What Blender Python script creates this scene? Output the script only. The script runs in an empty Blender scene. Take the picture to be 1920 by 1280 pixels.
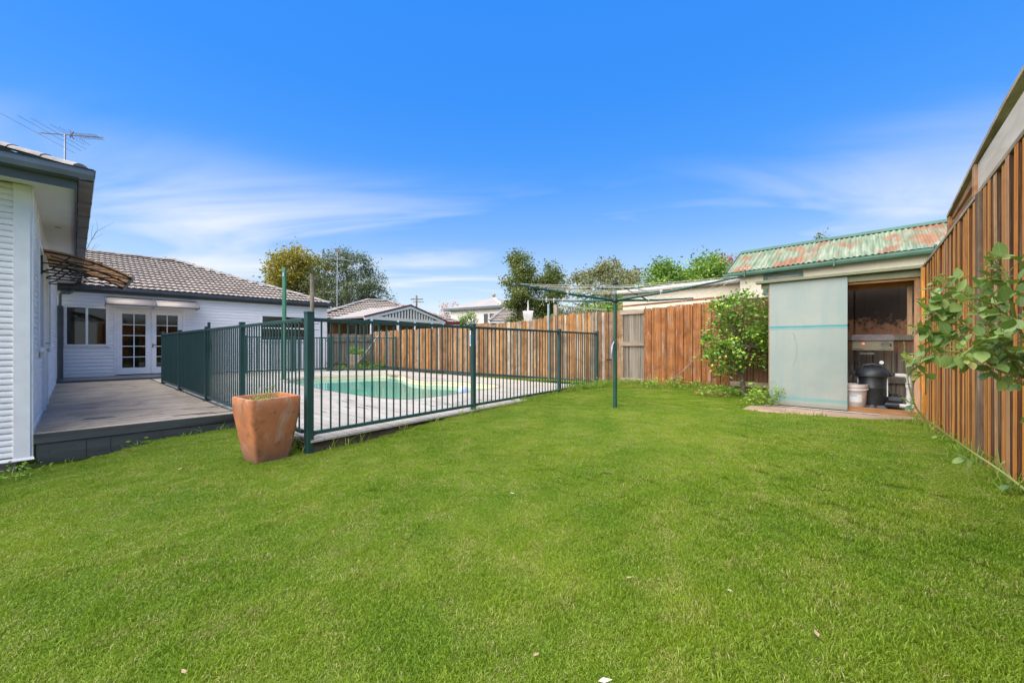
import bpy, bmesh, math, random
import numpy as np
from mathutils import Vector, Matrix

random.seed(7)
rng = np.random.default_rng(7)
SC = bpy.context.scene
COL = SC.collection
R = math.radians

# ------------------------------------------------------------------ camera
cam_data = bpy.data.cameras.new('camera')
cam = bpy.data.objects.new('camera', cam_data)
COL.objects.link(cam)
CAM_H = 1.11
cam.location = (0, 0, CAM_H)
cam.rotation_euler = (R(90), 0, 0)
FPX = 747.0
cam_data.sensor_width = 36.0
cam_data.lens = 36.0 * FPX / 1920.0
cam_data.shift_y = 6.0 / 1920.0
cam_data.clip_start = 0.02
cam_data.clip_end = 3000
SC.camera = cam

# ------------------------------------------------------------------ world, sun, exposure
SUN_EL, SUN_AZ = R(56), R(234)      # azimuth measured clockwise from +Y (where the camera looks)
world = bpy.data.worlds.new('World')
SC.world = world
world.use_nodes = True
WN = world.node_tree
WN.nodes.clear()
def wn(t, **kw):
    n = WN.nodes.new(t)
    for k, v in kw.items():
        setattr(n, k, v)
    return n
w_out = wn('ShaderNodeOutputWorld')
w_bg = wn('ShaderNodeBackground')
w_bg.inputs['Strength'].default_value = 0.15
sky = wn('ShaderNodeTexSky', sky_type='NISHITA')
sky.sun_disc = False
sky.sun_elevation = SUN_EL
sky.sun_rotation = SUN_AZ
sky.altitude = 60
sky.air_density = 1.0
sky.dust_density = 0.25
sky.ozone_density = 2.6
hs = wn('ShaderNodeHueSaturation')
hs.inputs['Hue'].default_value = 0.516
hs.inputs['Saturation'].default_value = 1.36
hs.inputs['Value'].default_value = 0.9
WN.links.new(sky.outputs[0], hs.inputs['Color'])
tc = wn('ShaderNodeTexCoord')
sep = wn('ShaderNodeSeparateXYZ')
WN.links.new(tc.outputs['Generated'], sep.inputs[0])
def wmath(op, a, b=None, clamp=False):
    n = wn('ShaderNodeMath', operation=op)
    n.use_clamp = clamp
    for i, q in enumerate((a, b)):
        if q is None: continue
        if isinstance(q, (int, float)): n.inputs[i].default_value = q
        else: WN.links.new(q, n.inputs[i])
    return n.outputs[0]
zz = wmath('MAXIMUM', sep.outputs[2], 0.0)
den = wmath('ADD', zz, 0.16)
cx = wmath('DIVIDE', sep.outputs[0], den)
cy = wmath('DIVIDE', sep.outputs[1], den)
comb = wn('ShaderNodeCombineXYZ')
WN.links.new(cx, comb.inputs[0]); WN.links.new(cy, comb.inputs[1])
mp = wn('ShaderNodeMapping')
mp.inputs['Rotation'].default_value = (0, 0, R(12))
mp.inputs['Scale'].default_value = (0.45, 1.5, 1.0)
mp.inputs['Location'].default_value = (7.94, 2.25, 0)
WN.links.new(comb.outputs[0], mp.inputs[0])
nz = wn('ShaderNodeTexNoise')
nz.inputs['Scale'].default_value = 1.15
nz.inputs['Detail'].default_value = 7
nz.inputs['Roughness'].default_value = 0.52
nz.inputs['Distortion'].default_value = 0.9
WN.links.new(mp.outputs[0], nz.inputs['Vector'])
cr = wn('ShaderNodeValToRGB')
cr.color_ramp.elements[0].position = 0.46
cr.color_ramp.elements[0].color = (0, 0, 0, 1)
cr.color_ramp.elements[1].position = 0.74
cr.color_ramp.elements[1].color = (1, 1, 1, 1)
WN.links.new(nz.outputs['Fac'], cr.inputs[0])
# the cirrus thins out upwards and thickens into a milky bank low down, all the way round
el = wn('ShaderNodeMapRange'); el.interpolation_type = 'SMOOTHSTEP'
el.inputs['From Min'].default_value = 0.43; el.inputs['From Max'].default_value = 0.18
el.inputs['To Min'].default_value = 0.0; el.inputs['To Max'].default_value = 1.0
WN.links.new(sep.outputs[2], el.inputs['Value'])
# clear-sky colour by height, the same all the way round, laid over most of the physical sky
tone = wn('ShaderNodeValToRGB')
zn = wmath('ADD', wmath('MULTIPLY', sep.outputs[2], 1.0), 0.0, clamp=True)
WN.links.new(zn, tone.inputs[0])
SK = [(0.0, (.70, .82, .90)), (.10, (.66, .80, .92)), (.17, (.48, .69, .94)), (.26, (.235, .50, .97)), (.38, (.085, .37, 1.0)), (.52, (.048, .315, 1.0)), (.70, (.038, .295, 1.0)), (1.0, (.040, .26, .88))]
while len(tone.color_ramp.elements) < len(SK): tone.color_ramp.elements.new(.5)
for e_, (p_, k_) in zip(tone.color_ramp.elements, SK):
    e_.position = p_; e_.color = (*k_, 1)
tsc = wn('ShaderNodeMixRGB', blend_type='MULTIPLY'); tsc.inputs['Fac'].default_value = 1.0
WN.links.new(tone.outputs[0], tsc.inputs['Color1']); tsc.inputs['Color2'].default_value = (3.45, 3.45, 3.45, 1)
mixs = wn('ShaderNodeMixRGB'); mixs.inputs['Fac'].default_value = 0.86
WN.links.new(hs.outputs[0], mixs.inputs['Color1']); WN.links.new(tsc.outputs[0], mixs.inputs['Color2'])
cl = wmath('MULTIPLY', cr.outputs[0], el.outputs[0])
fac = wmath('MULTIPLY', cl, 0.95, clamp=True)
mixc = wn('ShaderNodeMixRGB')
WN.links.new(fac, mixc.inputs['Fac'])
WN.links.new(mixs.outputs[0], mixc.inputs['Color1'])
mixc.inputs['Color2'].default_value = (3.25, 3.38, 3.48, 1)
WN.links.new(mixc.outputs[0], w_bg.inputs['Color'])
WN.links.new(w_bg.outputs[0], w_out.inputs['Surface'])

sun_data = bpy.data.lights.new('sun', 'SUN')
sun_data.energy = 5.0
sun_data.angle = R(98)
sun_data.color = (1.0, 0.94, 0.84)
sun = bpy.data.objects.new('sun', sun_data)
COL.objects.link(sun)
sdir = Vector((math.sin(SUN_AZ) * math.cos(SUN_EL), math.cos(SUN_AZ) * math.cos(SUN_EL), math.sin(SUN_EL)))
sun.rotation_euler = sdir.to_track_quat('Z', 'Y').to_euler()
sun.location = (-20, -5, 25)

SC.view_settings.view_transform = 'Standard'
SC.view_settings.look = 'None'
SC.view_settings.exposure = 0.95
SC.view_settings.gamma = 1.0
SC.view_settings.use_curve_mapping = False
SC.cycles.max_bounces = 8
SC.cycles.transparent_max_bounces = 12

# ------------------------------------------------------------------ helpers
def c(r, g, b):
    f = lambda u: (u / 12.92) if u <= 0.04045 else ((u + 0.055) / 1.055) ** 2.4
    return (f(r / 255), f(g / 255), f(b / 255), 1.0)

class NT:
    def __init__(self, name):
        self.m = bpy.data.materials.new(name)
        self.m.use_nodes = True
        self.t = self.m.node_tree
        self.t.nodes.clear()
        self.out = self.n('ShaderNodeOutputMaterial')
    def n(self, t, **kw):
        n = self.t.nodes.new(t)
        for k, v in kw.items(): setattr(n, k, v)
        return n
    def l(self, a, b): self.t.links.new(a, b)
    def val(self, n, name, v):
        if hasattr(v, 'is_output'): self.l(v, n.inputs[name])
        else: n.inputs[name].default_value = v
    def mix(self, fac, a, b, mode='MIX'):
        n = self.n('ShaderNodeMixRGB', blend_type=mode)
        for k, v in (('Fac', fac), ('Color1', a), ('Color2', b)): self.val(n, k, v)
        return n.outputs[0]
    def math(self, op, a, b=0.0, clamp=False):
        n = self.n('ShaderNodeMath', operation=op); n.use_clamp = clamp
        for i, v in enumerate((a, b)):
            if hasattr(v, 'is_output'): self.l(v, n.inputs[i])
            else: n.inputs[i].default_value = v
        return n.outputs[0]
    def ramp(self, fac, stops, interp='LINEAR'):
        n = self.n('ShaderNodeValToRGB'); r = n.color_ramp; r.interpolation = interp
        while len(r.elements) < len(stops): r.elements.new(0.5)
        for e, (p, col) in zip(r.elements, stops):
            e.position = p
            e.color = col if not isinstance(col, (int, float)) else (col, col, col, 1)
        self.l(fac, n.inputs[0])
        return n.outputs[0]
    def noise(self, vec, scale, detail=4, rough=0.55, w=None, dist=0.0):
        n = self.n('ShaderNodeTexNoise')
        if w is not None:
            n.noise_dimensions = '4D'; self.val(n, 'W', w)
        n.inputs['Scale'].default_value = scale; n.inputs['Detail'].default_value = detail
        n.inputs['Roughness'].default_value = rough; n.inputs['Distortion'].default_value = dist
        self.l(vec, n.inputs['Vector'])
        return n.outputs['Fac']
    def coord(self, kind='Object', scale=(1, 1, 1)):
        if kind == 'World':
            o = self.n('ShaderNodeNewGeometry').outputs['Position']
        else:
            o = self.n('ShaderNodeTexCoord').outputs[kind]
        if scale == (1, 1, 1): return o
        m = self.n('ShaderNodeMapping'); m.inputs['Scale'].default_value = scale
        self.l(o, m.inputs[0]); return m.outputs[0]
    def rnd(self): return self.n('ShaderNodeObjectInfo').outputs['Random']
    def bsdf(self, col, rough=0.6, metal=0.0, spec=0.4, bump=None, bstr=0.2, bdist=0.01, **extra):
        b = self.n('ShaderNodeBsdfPrincipled')
        self.val(b, 'Base Color', col); self.val(b, 'Roughness', rough); self.val(b, 'Metallic', metal)
        self.val(b, 'Specular IOR Level', spec)
        for k, v in extra.items(): self.val(b, k, v)
        if bump is not None:
            bn = self.n('ShaderNodeBump'); bn.inputs['Strength'].default_value = bstr
            bn.inputs['Distance'].default_value = bdist
            self.l(bump, bn.inputs['Height']); self.l(bn.outputs[0], b.inputs['Normal'])
        return b
    def done(self, b): self.l(b.outputs[0], self.out.inputs['Surface']); return self.m

def simple(name, col, col2=None, scale=8.0, rough=0.6, metal=0.0, spec=0.4, bstr=0.08, stretch=(1, 1, 1), lo=.35, hi=.7, jitter=0.0, coord='Object'):
    t = NT(name)
    v = t.coord(coord, stretch)
    f = t.noise(v, scale, 6, 0.6, w=t.math('MULTIPLY', t.rnd(), 50.0))
    col2 = col2 or tuple(x * 0.72 for x in col[:3]) + (1,)
    cc = t.mix(t.ramp(f, [(lo, 0.0), (hi, 1.0)]), col, col2)
    if jitter:
        j = t.math('ADD', t.math('MULTIPLY', t.rnd(), jitter), 1.0 - jitter * .6)
        g = t.n('ShaderNodeCombineXYZ')
        for i in range(3): t.l(j, g.inputs[i])
        cc = t.mix(1.0, cc, g.outputs[0], 'MULTIPLY')
    f2 = t.noise(v, scale * 7, 3, 0.6)
    r = t.math('ADD', t.math('MULTIPLY', f, 0.25), rough - 0.12)
    return t.done(t.bsdf(cc, r, metal, spec, f2, bstr, 0.01))

def wood(name, stops, grain=9.0, soot=False, dirt=None, along='z', greyc=None, grey=(0.55, 0.75), dark=0.45, rough=0.82, bstr=0.5, base_fade=None, streak=.85):
    """each plank takes its own tone from the ramp, then grain, knots and silvered patches"""
    t = NT(name)
    s = {'z': (1, 1, .22), 'x': (.22, 1, 1), 'y': (1, .22, 1)}[along]
    rn = t.rnd()
    w = t.math('MULTIPLY', rn, 91.0)
    o = t.coord('World' if along == 'w' else 'Object', s)
    g = t.noise(o, grain, 7, 0.65, w=w, dist=0.6)
    tone = t.ramp(rn, stops)
    col = t.mix(t.ramp(g, [(.36, 0.0), (.62, 1.0)]), t.mix(1.0, tone, (dark, dark * .93, dark * .86, 1), 'MULTIPLY'), tone)
    s2 = tuple(.9 if q < 1 else .55 for q in s)
    o2 = t.coord('Object', s2)
    p = t.noise(o2, 5.5, 5, 0.6, w=t.math('ADD', w, 13.0), dist=.4)
    if greyc:
        col = t.mix(t.ramp(p, [(grey[0], 0.0), (grey[1], 1.0)]), col, t.mix(t.ramp(g, [(.3, 0.0), (.7, 1.0)]), tuple(x * .6 for x in greyc[:3]) + (1,), greyc))
    if base_fade:                       # flaked, bleached feet of the palings: wear with its own ragged outline
        sx = t.n('ShaderNodeSeparateXYZ'); t.l(t.n('ShaderNodeTexCoord').outputs['Object'], sx.inputs[0])
        lim = t.ramp(t.noise(t.coord('World'), 1.0, 2), [(base_fade, 0.0), (base_fade + .16, .34)])
        ed = t.math('ADD', sx.outputs[2], t.math('MULTIPLY', t.math('SUBTRACT', p, .5), .35))
        col = t.mix(t.math('MULTIPLY', t.math('SUBTRACT', lim, ed), 30.0, clamp=True), col, t.mix(g, (.36, .27, .19, 1), (.58, .48, .38, 1)))
    st_ = t.noise(t.coord('Object', tuple(.12 if q < 1 else 1 for q in s)), 4.0, 4, .6, w=t.math('ADD', w, 29.0), dist=.3)
    col = t.mix(t.ramp(st_, [(.47, 0.0), (.64, streak)]), col, t.mix(1.0, col, (.34, .30, .27, 1), 'MULTIPLY'))
    if soot:                            # black mould spreading down from the top of the boards
        sx2 = t.n('ShaderNodeSeparateXYZ'); t.l(t.n('ShaderNodeTexCoord').outputs['Object'], sx2.inputs[0])
        hh = t.math('ADD', sx2.outputs[2], t.math('MULTIPLY', t.math('SUBTRACT', t.noise(t.coord('World'), 7.0, 5, .7), .5), .5))
        col = t.mix(t.ramp(hh, [(.40, 0.0), (.52, .8)]), col, (.20, .085, .04, 1))
        col = t.mix(t.ramp(hh, [(.66, 0.0), (.72, .93)]), col, (.012, .010, .009, 1))
    if dirt:                            # grime and old spills spreading across several boards
        dn = t.noise(t.coord('World'), dirt[0], 7, .68, dist=.8)
        col = t.mix(t.ramp(dn, [(.45, 0.0), (.68, dirt[1])]), col, t.mix(1.0, col, (.40, .37, .35, 1), 'MULTIPLY'))
    kn = t.noise(t.coord('Object', tuple(.9 if q < 1 else .30 for q in s)), 9.0, 2, .5, w=t.math('ADD', w, 5.0))
    col = t.mix(t.ramp(kn, [(.70, 0.0), (.78, .75)]), col, (.05, .028, .016, 1))
    return t.done(t.bsdf(col, rough, 0, .25, g, bstr, .006))

def leafmat(name, stops, trans=.35, rough=.5, spec=.35):
    t = NT(name)
    isl = t.n('ShaderNodeNewGeometry').outputs['Random Per Island']
    f = t.noise(t.coord('World'), 1.3, 3)
    k = t.math('ADD', t.math('MULTIPLY', isl, .75), t.math('MULTIPLY', t.math('SUBTRACT', f, .4), .8), clamp=True)
    col = t.ramp(k, stops)
    b = t.bsdf(col, rough, 0, spec)
    tr = t.n('ShaderNodeBsdfTranslucent')
    t.l(t.mix(1.0, col, (1.0, .95, .45, 1), 'MULTIPLY'), tr.inputs[0])
    ms = t.n('ShaderNodeMixShader'); ms.inputs[0].default_value = trans
    t.l(b.outputs[0], ms.inputs[1]); t.l(tr.outputs[0], ms.inputs[2])
    t.l(ms.outputs[0], t.out.inputs['Surface'])
    return t.m

# ------------------------------------------------------------------ mesh building
class MB:
    def __init__(self): self.v = []; self.f = []; self.mi = []
    def add(self, vs, fs, mi=0):
        o = len(self.v)
        self.v += [tuple(p) for p in vs]
        self.f += [tuple(o + i for i in q) for q in fs]
        self.mi += [mi] * len(fs)
        return self
    def box(self, x0, x1, y0, y1, z0, z1, mi=0):
        vs = [(x, y, z) for z in (z0, z1) for y in (y0, y1) for x in (x0, x1)]
        return self.add(vs, [(0, 2, 3, 1), (4, 5, 7, 6), (0, 1, 5, 4), (2, 6, 7, 3), (0, 4, 6, 2), (1, 3, 7, 5)], mi)
    def bar(self, a, b, w, h, up=(0, 0, 1), mi=0):
        a = Vector(a); b = Vector(b); d = (b - a).normalized(); u = Vector(up)
        s = d.cross(u)
        if s.length < 1e-4: s = d.cross(Vector((1, 0, 0)))
        s.normalize(); u = s.cross(d).normalized()
        vs = [p + s * (i * w / 2) + u * (j * h / 2) for p in (a, b) for j in (-1, 1) for i in (-1, 1)]
        return self.add(vs, [(0, 2, 3, 1), (4, 5, 7, 6), (0, 1, 5, 4), (2, 6, 7, 3), (0, 4, 6, 2), (1, 3, 7, 5)], mi)
    def tube(self, pts, r, n=8, cap=True, mi=0):
        pts = [Vector(p) for p in pts]
        rs = r if isinstance(r, (list, tuple)) else [r] * len(pts)
        rings = []
        prev = None
        for i, p in enumerate(pts):
            d = (pts[min(i + 1, len(pts) - 1)] - pts[max(i - 1, 0)])
            d = d.normalized() if d.length > 1e-9 else Vector((0, 0, 1))
            if prev is None:
                s = d.orthogonal().normalized()
            else:
                s = (prev - d * prev.dot(d))
                s = s.normalized() if s.length > 1e-6 else d.orthogonal().normalized()
            prev = s
            t = d.cross(s)
            rings.append([p + (s * math.cos(2 * math.pi * k / n) + t * math.sin(2 * math.pi * k / n)) * rs[i] for k in range(n)])
        vs = [q for rg in rings for q in rg]
        fs = []
        for i in range(len(rings) - 1):
            for k in range(n):
                a = i * n + k; b = i * n + (k + 1) % n
                fs.append((a, b, b + n, a + n))
        if cap:
            fs.append(tuple(range(n - 1, -1, -1)))
            fs.append(tuple((len(rings) - 1) * n + k for k in range(n)))
        return self.add(vs, fs, mi)
    def lathe(self, prof, n=20, cx=0, cy=0, mi=0):
        vs = [(cx + r * math.cos(2 * math.pi * k / n), cy + r * math.sin(2 * math.pi * k / n), z) for r, z in prof for k in range(n)]
        fs = []
        for i in range(len(prof) - 1):
            for k in range(n):
                a = i * n + k; b = i * n + (k + 1) % n
                fs.append((a, b, b + n, a + n))
        fs.append(tuple(range(n - 1, -1, -1)))
        fs.append(tuple((len(prof) - 1) * n + k for k in range(n)))
        return self.add(vs, fs, mi)
    def prof_x(self, prof, x0, x1, mi=0, closed=True):
        """profile of (y, z) points drawn along x"""
        n = len(prof)
        vs = [(x0, y, z) for y, z in prof] + [(x1, y, z) for y, z in prof]
        fs = [(i, (i + 1) % n, (i + 1) % n + n, i + n) for i in range(n if closed else n - 1)]
        if closed:
            fs += [tuple(range(n - 1, -1, -1)), tuple(range(n, 2 * n))]
        return self.add(vs, fs, mi)
    def mesh(self, name, mats, smooth=False, bevel=0.0, seg=1):
        me = bpy.data.meshes.new(name)
        me.from_pydata(self.v, [], self.f)
        for m in (mats if isinstance(mats, (list, tuple)) else [mats]): me.materials.append(m)
        if any(self.mi): me.polygons.foreach_set('material_index', self.mi)
        bm = bmesh.new(); bm.from_mesh(me)
        bmesh.ops.recalc_face_normals(bm, faces=bm.faces)
        if bevel > 0:
            ed = [e for e in bm.edges if len(e.link_faces) == 2 and e.calc_face_angle(0) > R(30)]
            bmesh.ops.bevel(bm, geom=ed, offset=bevel, segments=seg, affect='EDGES', profile=.5, clamp_overlap=True)
        bm.to_mesh(me); bm.free()
        if smooth:
            me.polygons.foreach_set('use_smooth', [True] * len(me.polygons))
            try: me.set_sharp_from_angle(angle=R(40))
            except Exception: pass
        me.update()
        return me
    def build(self, name, mats, parent=None, loc=(0, 0, 0), rz=0.0, **kw):
        return obj(name, self.mesh(name, mats, **kw), parent, loc, rz)

def obj(name, me, parent=None, loc=(0, 0, 0), rz=0.0, scale=None):
    o = bpy.data.objects.new(name, me)
    COL.objects.link(o)
    o.location = loc
    if rz: o.rotation_euler = (0, 0, rz)
    if scale: o.scale = scale
    if parent is not None: o.parent = parent
    return o

def tag(o, label=None, cat=None, group=None, kind=None):
    if label: o['label'] = label
    if cat: o['category'] = cat
    if group: o['group'] = group
    if kind: o['kind'] = kind
    return o

def thing(name, label, cat, loc=(0, 0, 0), rz=0.0, group=None):
    return tag(obj(name, None, None, loc, rz), label, cat, group)

def ang(d): return math.atan2(d[1], d[0])
def unit(a):
    l = math.hypot(*a); return (a[0] / l, a[1] / l)
def at(x, y, d):
    """point seen at image position x, y of the photo and d metres in front of the camera"""
    return Vector(((x - 960) / FPX * d, d, CAM_H - (y - 646) / FPX * d))

UBOX = MB().box(-.5, .5, -.5, .5, 0, 1)          # unit board, base in the middle of its foot

# ------------------------------------------------------------------ plan of the place (metres)
F0 = (-2.09, 4.10)                    # near corner post of the pool fence
FU = unit((3.05, 3.95))               # along the front run
FV = (-.748, .663)                    # along the side run
FE = (2.02, 9.42)                     # where the front run meets the boundary fence
A0 = (-5.246, 4.33)                   # near corner of the house wing beside the deck
AV = (-.740, .673)
W0 = (-12.8, 11.2)                    # far wing: left foot of its wall
W1 = (-7.73, 16.6)
WU = unit((W1[0] - W0[0], W1[1] - W0[1]))
B0 = (2.1, 9.7)                       # boundary fence
BD = (.745, -.667)
R0 = (5.77, 5.542)                     # side fence on the right
RD = unit((-.83, -1.0))
S0 = (4.18, 6.46)                     # pump shed, left foot of its door
DECK = .13

GP = [(-2.1, 4.1, 0), (-.54, 6, .09), (.95, 8.05, .14), (1.64, 6.34, .10), (-5.23, 4.2, -.25), (-4, 5.6, -.08), (-2.4, 3.7, -.02),
      (4.95, 4.75, .15), (3.74, 3.24, .225), (3.0, 2.36, .28), (5, 5.7, .13), (3.46, 5.9, .11), (2.98, 8.9, .28), (4.05, 7.96, .28),
      (2.67, 8.3, .15), (3.88, 7.16, .15), (0, 0, .06), (-3, 0, -.1), (0, 2.5, .04), (-6, 1, -.25), (2.0, 0, .25), (1.5, 4.0, .10), (2.0, 9.5, .2)]
def gz(x, y):
    sw = sz = 0.0
    for px, py, pz in GP:
        w = 1.0 / ((x - px) ** 2 + (y - py) ** 2 + .25) ** 1.6
        sw += w; sz += w * pz
    return sz / sw

# ------------------------------------------------------------------ materials
M = {}
M['siding'] = simple('white_siding', (.80, .77, .755, 1), (.72, .69, .67, 1), 3.0, rough=.42, spec=.45, bstr=.03, stretch=(.3, 1, 1), jitter=.05)
M['trim'] = simple('white_trim', (.80, .785, .775, 1), (.70, .685, .67, 1), 5.0, rough=.4, bstr=.03)
M['soffit'] = simple('soffit_paint', (.66, .66, .65, 1), (.58, .575, .56, 1), 1.5, rough=.6, bstr=.02)
M['charcoal'] = simple('charcoal_paint', (.042, .050, .060, 1), (.065, .072, .08, 1), 4.0, rough=.42, bstr=.03)
M['gutter'] = simple('gutter_metal', (.10, .125, .15, 1), (.065, .08, .095, 1), 3.0, rough=.35, spec=.5, bstr=.03)
M['gutter_under'] = simple('gutter_under', (.30, .29, .27, 1), (.16, .155, .145, 1), 5.0, rough=.35, metal=.6, bstr=.05)
M['plinth'] = simple('plinth_brick', (.26, .22, .20, 1), (.15, .13, .12, 1), 9.0, rough=.9, bstr=.4)
M['fgreen'] = simple('fence_green', (.014, .052, .048, 1), (.022, .068, .060, 1), 4.0, rough=.38, spec=.5, bstr=.02, jitter=.15)
M['hoist'] = simple('hoist_green', (.010, .060, .040, 1), (.022, .082, .06, 1), 6.0, rough=.38, spec=.5, bstr=.04)
M['polegreen'] = simple('pole_green', (.05, .20, .115, 1), (.035, .145, .085, 1), 3.0, rough=.5)
M['blackplastic'] = simple('black_plastic', (.018, .021, .025, 1), (.035, .04, .045, 1), 14.0, rough=.42, spec=.45, bstr=.05)
M['black'] = simple('black_iron', (.014, .018, .024, 1), (.03, .033, .04, 1), 10.0, rough=.45)
M['pvc'] = simple('white_pvc', (.66, .65, .62, 1), (.52, .50, .46, 1), 6.0, rough=.4)
M['bucket'] = simple('bucket_plastic', (.60, .53, .50, 1), (.44, .38, .35, 1), 5.0, rough=.5)
M['steel'] = simple('galvanised', (.35, .37, .39, 1), (.22, .23, .25, 1), 9.0, rough=.4, metal=.7)
M['chrome'] = simple('chrome', (.6, .6, .6, 1), (.4, .4, .4, 1), 5.0, rough=.2, metal=1.0)
M['brass'] = simple('brass', (.55, .38, .10, 1), (.4, .27, .07, 1), 5.0, rough=.25, metal=1.0)
M['rope'] = simple('line_cord', (.62, .58, .50, 1), (.45, .41, .34, 1), 30.0, rough=.8)
M['cloth'] = simple('peg_cloth', (.64, .60, .55, 1), (.5, .46, .42, 1), 12.0, rough=.9, bstr=.2)
M['concrete'] = simple('slab_concrete', (.36, .25, .17, 1), (.20, .135, .09, 1), 3.5, rough=.9, bstr=.35, coord='World')
M['soil'] = simple('soil', (.16, .09, .05, 1), (.08, .05, .03, 1), 12.0, rough=.95, bstr=.5)
M['sleeper'] = wood('sleeper', [(0, (.10, .073, .05, 1)), (1, (.14, .10, .07, 1))], along='x', grain=14, greyc=(.18, .15, .10, 1))
M['decktan'] = wood('deck_tan', [(0, (.36, .305, .225, 1)), (.5, (.41, .345, .26, 1)), (1, (.46, .39, .295, 1))], along='x', grain=9, dark=.80, rough=.62, bstr=.12, streak=.3, dirt=(1.7, .75))
M['deckpool'] = wood('deck_pool', [(0, (.40, .37, .315, 1)), (.5, (.43, .40, .345, 1)), (1, (.46, .43, .37, 1))], along='x', grain=8, dark=.86, rough=.62, bstr=.12, streak=.12, dirt=(1.5, .30))
M['deckdark'] = wood('deck_dark', [(0, (.10, .105, .11, 1)), (1, (.13, .135, .14, 1))], along='x', grain=18, dark=.8, rough=.30, bstr=.08)
M['fascia'] = wood('fascia_grey', [(0, (.055, .064, .068, 1)), (1, (.075, .084, .086, 1))], along='x', grain=12, dark=.85, rough=.5, bstr=.1)
OR = [(0, (.70, .25, .038, 1)), (.2, (.80, .35, .065, 1)), (.36, (.44, .16, .045, 1)), (.55, (.82, .39, .085, 1)), (.7, (.50, .33, .20, 1)), (.85, (.78, .30, .045, 1)), (1, (.62, .27, .07, 1))]
M['paling_orange'] = wood('paling_orange', OR, greyc=(.44, .33, .24, 1), grey=(.58, .72), dark=.46, streak=.6, dirt=(5.0, .4), base_fade=.50)
M['paling_back_shade'] = wood('paling_back_shade', [(0, (.055, .024, .012, 1)), (.5, (.11, .040, .016, 1)), (1, (.04, .02, .012, 1))], greyc=(.25, .19, .15, 1), grey=(.6, .8), dark=.5)  # back row coloured extra dark, so the gaps between palings look shadowed
MX = [(0, (.46, .20, .070, 1)), (.14, (.60, .30, .10, 1)), (.26, (.24, .125, .065, 1)), (.36, (.60, .31, .11, 1)), (.46, (.60, .53, .43, 1)), (.56, (.58, .32, .13, 1)), (.66, (.40, .31, .225, 1)), (.74, (.64, .32, .10, 1)), (.84, (.30, .16, .08, 1)), (.92, (.64, .57, .48, 1)), (1, (.50, .22, .075, 1))]
M['paling_mixed'] = wood('paling_mixed', MX, greyc=(.45, .37, .28, 1), grey=(.54, .72), dark=.42, streak=.75, dirt=(3.5, .8))
M['paling_stain'] = wood('paling_stain', [(0, (.40, .145, .045, 1)), (.5, (.48, .20, .065, 1)), (1, (.34, .12, .042, 1))], greyc=(.46, .33, .24, 1), grey=(.53, .68), dark=.5, streak=.65, dirt=(3.0, .7))
M['paling_dark'] = wood('paling_dark', [(0, (.17, .085, .045, 1)), (.5, (.24, .115, .055, 1)), (1, (.13, .07, .04, 1))], greyc=(.26, .19, .14, 1), grey=(.6, .8), dark=.5)
M['paling_grey'] = wood('paling_grey', [(0, (.17, .145, .115, 1)), (.5, (.23, .20, .165, 1)), (1, (.13, .11, .09, 1))], greyc=(.30, .27, .23, 1), dark=.5)
M['paling_soot'] = wood('paling_soot', [(0, (.17, .135, .105, 1)), (.5, (.23, .18, .14, 1)), (1, (.13, .10, .08, 1))], greyc=(.30, .26, .21, 1), dark=.5, soot=True)
M['paling_silver'] = wood('paling_silver', [(0, (.28, .24, .19, 1)), (.5, (.35, .30, .235, 1)), (1, (.23, .19, .15, 1))], greyc=(.40, .36, .30, 1), dark=.5)
M['rail_x'] = wood('rail_weathered', [(0, (.38, .305, .22, 1)), (1, (.46, .37, .27, 1))], along='x', greyc=(.50, .43, .35, 1), dark=.55, streak=.5)
M['rail_orange'] = wood('rail_orange', [(0, (.36, .17, .075, 1)), (1, (.44, .21, .09, 1))], along='x', greyc=(.36, .27, .2, 1), dark=.55)
M['paling_edge_shade'] = wood('paling_edge_shade', [(0, (.13, .055, .024, 1)), (.4, (.30, .115, .035, 1)), (.7, (.11, .06, .035, 1)), (1, (.22, .10, .04, 1))], greyc=(.27, .19, .13, 1), grey=(.5, .68), dark=.5)  # side faces of the right palings: their shade painted in as darker wood
M['post_brown'] = wood('post_brown', [(0, (.27, .19, .13, 1)), (1, (.33, .22, .14, 1))], greyc=(.40, .33, .26, 1), dark=.5)
M['post_grey'] = wood('post_grey', [(0, (.19, .155, .125, 1)), (1, (.25, .20, .16, 1))], greyc=(.33, .28, .23, 1), dark=.5)
M['pine'] = wood('pine', [(0, (.50, .30, .17, 1)), (1, (.56, .35, .20, 1))], greyc=(.55, .40, .28, 1), grey=(.6, .9), dark=.7)
M['pine_x'] = wood('pine_x', [(0, (.46, .235, .10, 1)), (1, (.52, .28, .13, 1))], along='x', dark=.65)
M['creamboard'] = wood('cream_board', [(0, (.50, .455, .38, 1)), (1, (.54, .49, .41, 1))], along='x', dark=.86, grain=10, bstr=.2, streak=.15)
M['stick'] = wood('stick_wood', [(0, (.24, .19, .15, 1)), (1, (.30, .24, .19, 1))], greyc=(.4, .36, .31, 1), dark=.5)
M['cream'] = simple('cream_render', (.70, .62, .48, 1), (.62, .545, .42, 1), 1.6, rough=.8, bstr=.06, stretch=(1, 1, .4))
M['greentrim'] = simple('green_trim', (.055, .135, .085, 1), (.038, .095, .062, 1), 5.0, rough=.5)
M['mosstrim'] = simple('moss_trim', (.14, .155, .085, 1), (.20, .20, .11, 1), 5.0, rough=.6)
M['whiteroof'] = simple('white_roofing', (.60, .58, .56, 1), (.42, .39, .37, 1), 5.0, rough=.5, stretch=(.4, 1, 1))
M['brick'] = simple('brown_brick', (.36, .17, .075, 1), (.20, .085, .04, 1), 22.0, rough=.9, bstr=.3, stretch=(1, 1, 2.6))
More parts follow.
